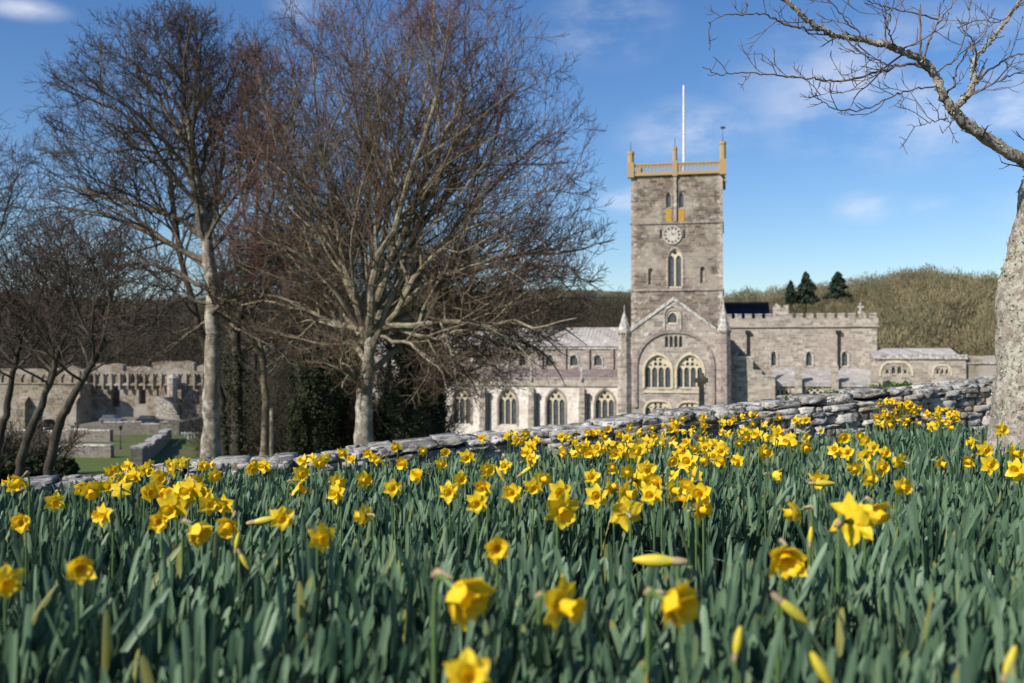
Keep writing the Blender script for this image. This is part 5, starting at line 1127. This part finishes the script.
FLOWERS = [
    # px, py, width px, kind, pitch, yaw, label   (yaw -90 faces the camera, 0 faces right, 180 left)
    (461, 593, 56, 'shut', -28, -38, 'large open daffodil drooping right in the lower centre, papery sheath on its left'),
    (563, 604, 62, 'hi', -12, -35, 'large daffodil in side view with spread petals, low centre'),
    (672, 602, 50, 'shut', -10, -50, 'daffodil on a bare pale green stem, right of the low centre one'),
    (468, 676, 56, 'hi', 20, -80, 'daffodil cut off by the bottom edge of the view'),
    (563, 511, 42, 'hi', -20, -75, 'wide open daffodil facing forward, middle of the bank'),
    (625, 512, 38, 'hi', 5, 100, 'star shaped daffodil seen from behind, right of the wide open one'),
    (701, 510, 30, 'hi', 10, -40, 'daffodil with sharp separate petals below the transept'),
    (855, 519, 72, 'hi', 5, 35, 'largest daffodil, flat petals seen from the side, trumpet pointing right'),
    (785, 556, 40, 'shut', -25, -95, 'round cup shaped daffodil facing down towards the camera, lower right'),
    (497, 547, 21, 'shut', -5, -90, 'single small round daffodil alone among leaves in the middle'),
    (81, 567, 20, 'shut', -5, -60, 'single half open daffodil alone among leaves at left'),
    (8, 582, 40, 'hi', -10, -60, 'daffodil cut by the left edge of the view'),
    (197, 530, 30, 'shut', -25, -30, 'daffodil nodding right on two long curved stems at left'),
    (283, 518, 20, 'hi', 0, -75, 'daffodil with an upright petal, left of centre'),
    (903, 487, 22, 'hi', -10, -70, 'daffodil pair of petals and cup at right, among dense leaves'),
    (23, 522, 14, 'shut', 0, -80, 'small round daffodil near the left edge below the wall'),
    (56, 502, 22, 'hi', -5, -60, 'daffodil standing alone just below the wall at far left'),
    (103, 515, 24, 'hi', 0, -120, 'daffodil with raised petals under the left cluster'),
    (160, 521, 10, 'shut', 0, -80, 'tiny round daffodil under the left cluster'),
    (323, 538, 12, 'lo', -5, -60, 'tiny yellow daffodil below the upright petal one'),
    (210, 504, 24, 'hi', 5, -60, 'daffodil at the right end of the left cluster, petals spread'),
    (338, 482, 22, 'hi', 0, -30, 'daffodil pair member left of centre, facing right'),
    (336, 493, 20, 'lo', 0, -110, 'daffodil just under its neighbour left of centre'),
    (393, 488, 12, 'lo', 0, -80, 'small daffodil alone, left of the centre pair'),
    (449, 492, 24, 'hi', -5, -90, 'lower daffodil of the centre pair'),
    (461, 479, 18, 'hi', 0, -70, 'upper daffodil of the centre pair'),
    (477, 503, 12, 'lo', -10, -90, 'tiny daffodil right of the centre pair'),
    (488, 470, 20, 'hi', 0, -60, 'daffodil above the centre pair'),
    (505, 466, 15, 'hi', 0, -100, 'daffodil above and right of the centre pair'),
    (442, 464, 15, 'lo', 0, -60, 'daffodil left of the pair above centre'),
    (543, 479, 24, 'hi', 5, -35, 'daffodil with wing like petals above the wide open one'),
    (533, 487, 16, 'lo', -20, -90, 'daffodil tucked under the wing petalled one'),
    (592, 477, 18, 'hi', 0, -95, 'flat faced daffodil left of the dense middle drift'),
    (611, 487, 20, 'hi', 20, -20, 'half side daffodil above the star shaped one'),
    (647, 470, 24, 'hi', 5, -80, 'six petalled daffodil facing forward in the middle drift'),
    (673, 490, 26, 'hi', -5, -30, 'daffodil with trumpet right, above the sharp petalled one'),
    (651, 495, 16, 'lo', 0, -110, 'daffodil overlapped by its larger right neighbour'),
    (627, 472, 16, 'lo', -20, -60, 'daffodil hanging under the middle drift'),
    (765, 452, 20, 'hi', 0, -60, 'daffodil star right of the middle drift'),
    (774, 475, 14, 'shut', -10, 0, 'half open daffodil turned right, right of the middle drift'),
    (885, 453, 16, 'hi', 0, -80, 'daffodil of a pair in front of the pale wall at right'),
    (873, 448, 15, 'lo', 0, -90, 'left daffodil of a pair in front of the pale wall at right'),
    (1002, 430, 17, 'hi', 0, -80, 'daffodil directly in front of the lichened trunk'),
    (1015, 453, 22, 'hi', 0, -60, 'daffodil at the right edge below the lichened trunk'),
    (940, 463, 12, 'lo', -20, -40, 'small dark daffodil left of the lichened trunk'),
    (820, 431, 11, 'white', 0, -85, 'the only white petalled daffodil, in front of the wall'),
]
BUDS = [(655, 560, 48, 0, 170, 'long closed yellow bud lying level, right of the low centre flowers'), (238, 541, 18, 80, 0, 'upright narrow yellow bud at left of centre'), (245, 560, 18, -60, 0, 'drooping yellow bud under the upright one at left'),
        (265, 520, 26, 10, 0, 'bud on an arched stem pointing right at left of centre'), (810, 535, 16, 85, 0, 'upright bud between the largest and the cup shaped daffodils'), (792, 610, 40, -40, 0, 'blurred bud leaning right near the bottom right'),
        (737, 640, 22, 80, 0, 'blurred upright bud near the bottom right'), (820, 668, 40, 60, 180, 'blurred fat yellow bud at the bottom right edge'), (1008, 660, 30, 70, 0, 'blurred bud in the bottom right corner'), (868, 468, 20, 110, 0, 'slim bud leaning left below the wall at right'),
        (527, 470, 16, 35, 0, 'slim bud pointing up right above the centre'), (500, 473, 16, 60, 180, 'slim bud between the two daffodils above centre'), (823, 483, 22, 0, 0, 'level bud pointing right, below the middle right drift'), (640, 458, 14, 70, 0, 'short bud poking out of the middle drift')]
for (px, py, w, kind, pitch, yaw, lab) in FLOWERS:
    base_w = .062 if kind == 'shut' else .086; hh = .392 if w <= 26 else .36; Yg = solveY(px, py, hh); Yw = base_w / w * 1000
    Y = Yw if Yg is None else (Yg if w <= 26 else Yg * .6 + min(Yw, Yg) * .4); Y = min(Y, wall_y((px - 512) / 1000 * Y) - .12); sc = float(np.clip(w * Y / 1000 / base_w, .7, 1.2))
    place_daff(px, py, Y, (kind, abs(px * 7 + py) % (40 if kind in ('hi', 'shut') else 6), pitch), yaw, sc * .94, lab)
for k, (px, py, w, pitch, yaw, lab) in enumerate(BUDS):
    Yg = solveY(px, py, .35) or 6.; Y = min(Yg, wall_y((px - 512) / 1000 * Yg) - .12); place_daff(px, py, Y, ('bud', k % 4, pitch), yaw, float(np.clip(w * Y / 1000 / .06, .6, 1.3)), lab, cat='daffodil bud')
# drifts: (list of px,py), labels shared only inside one drift
DR = [
 ('daffodil crowded on the wall at far left, behind the leaning trunks', [(8, 482), (20, 481), (14, 486)]),
 ('daffodil in the thick left drift below the lamp post', [(83, 488), (92, 491), (98, 487), (112, 472), (120, 478), (118, 468), (128, 466), (126, 480), (134, 476), (110, 486), (138, 468), (122, 490)]),
 ('daffodil in the drift left of the pale straight trunk', [(150, 465), (152, 473), (160, 478), (170, 464), (178, 462), (174, 470), (185, 463), (156, 488), (150, 492), (165, 490), (146, 470)]),
 ('daffodil in the long low row right of the left drift', [(168, 500), (175, 495), (182, 492), (190, 490), (198, 488), (188, 497), (178, 502), (204, 494), (196, 482), (216, 476), (204, 466), (212, 464), (172, 508)]),
 ('daffodil close below the slim tree and timber post', [(264, 466), (255, 462), (252, 468), (224, 505)]),
 ('daffodil in the group below the broad pale trunk, left side', [(303, 461), (312, 458), (306, 470), (320, 463), (302, 474), (326, 458), (300, 487)]),
 ('daffodil in the pair in front of the broad pale trunk', [(346, 455), (352, 459), (343, 453)]),
 ('daffodil just right of the broad pale trunk', [(368, 453), (374, 457), (379, 460)]),
 ('small daffodil standing singly below the nave wall', [(396, 447), (423, 451), (482, 438), (445, 452)]),
 ('daffodil in the knot below the second nave window', [(508, 436), (514, 433), (520, 436), (526, 434), (522, 441), (530, 446), (526, 452), (532, 458), (536, 440), (529, 462), (516, 441)]),
]
rng = np.random.default_rng(41); used = [(f[0], f[1]) for f in FLOWERS]
def drift(n, x0, x1, fy0, fy1, lab, mind=5.5):
    out = []; tries = 0
    while len(out) < n and tries < 4000:
        tries += 1; px = rng.uniform(x0, x1); py = rng.uniform(fy0(px), fy1(px))
        if all((px - a) ** 2 + ((py - b) * 1.3) ** 2 > mind ** 2 for a, b in used): used.append((px, py)); out.append((px, py))
    DR.append((lab, out))
top = lambda px: float(np.interp(px, WPX, WPY)) + 8
for L in DR: used += L[1]
drift(19, 558, 612, lambda p: top(p) - 1, lambda p: top(p) + 22, 'daffodil in the dense drift below the fourth nave window')
drift(22, 612, 665, lambda p: top(p) - 1, lambda p: top(p) + 32, 'daffodil in the dense drift below the left transept turret')
drift(22, 660, 712, lambda p: top(p) - 1, lambda p: top(p) + 38, 'daffodil in the dense drift below the two big transept windows')
drift(12, 668, 745, lambda p: 440, lambda p: 462, 'daffodil in the lower row below the transept and stone cross', 7)
drift(16, 712, 765, lambda p: top(p) + 1, lambda p: top(p) + 28, 'daffodil in the drift below the right transept turret')
drift(14, 772, 806, lambda p: 414, lambda p: 448, 'daffodil in the loose drift below the stepped block of the church')
drift(6, 826, 866, lambda p: 432, lambda p: 458, 'daffodil right of the white one, in front of the pale wall')
drift(21, 874, 918, lambda p: 400, lambda p: 424, 'daffodil in the tall clump high against the wall at right')
drift(14, 918, 958, lambda p: 405, lambda p: 428, 'daffodil right of the tall clump, near the lichened trunk')
drift(6, 385, 575, lambda p: 450, lambda p: 500, 'daffodil scattered singly through the middle of the bank, left of the dense drifts', 20)
drift(3, 225, 385, lambda p: 472, lambda p: 530, 'daffodil scattered singly through the left half of the bank', 26)
drift(3, 700, 880, lambda p: 470, lambda p: 520, 'daffodil scattered singly above the largest bloom', 24)
drift(10, 590, 700, lambda p: 466, lambda p: 500, 'daffodil scattered in front of the dense middle drift', 15)
drift(5, 960, 1020, lambda p: 435, lambda p: 470, 'daffodil scattered below the lichened trunk', 14)
drift(4, 840, 900, lambda p: 458, lambda p: 480, 'daffodil scattered low in front of the right wall', 18)
KE = [('lo', s, p) for s, p in ((0, -15), (1, 0), (2, 5), (3, -35), (4, 18), (5, -5))] + [('los', s, p) for s, p in ((6, -20), (7, 0), (8, -40))]
cnt = 0
for lab, L in DR:
    for (px, py) in L:
        hh = .36 + rng.normal(0, .02); Yg = solveY(px, py, hh)
        Y = Yg if Yg is not None else 8.5; Y = min(Y, wall_y((px - 512) / 1000 * Y) - .06 - abs(rng.normal(0, .12)))
        place_daff(px, py, Y, KE[rng.integers(0, 9)], rng.normal(-75, 70), rng.uniform(.74, .98), lab, lab.replace('daffodil', 'daffodils', 1)); cnt += 1
print('drift flowers', cnt)
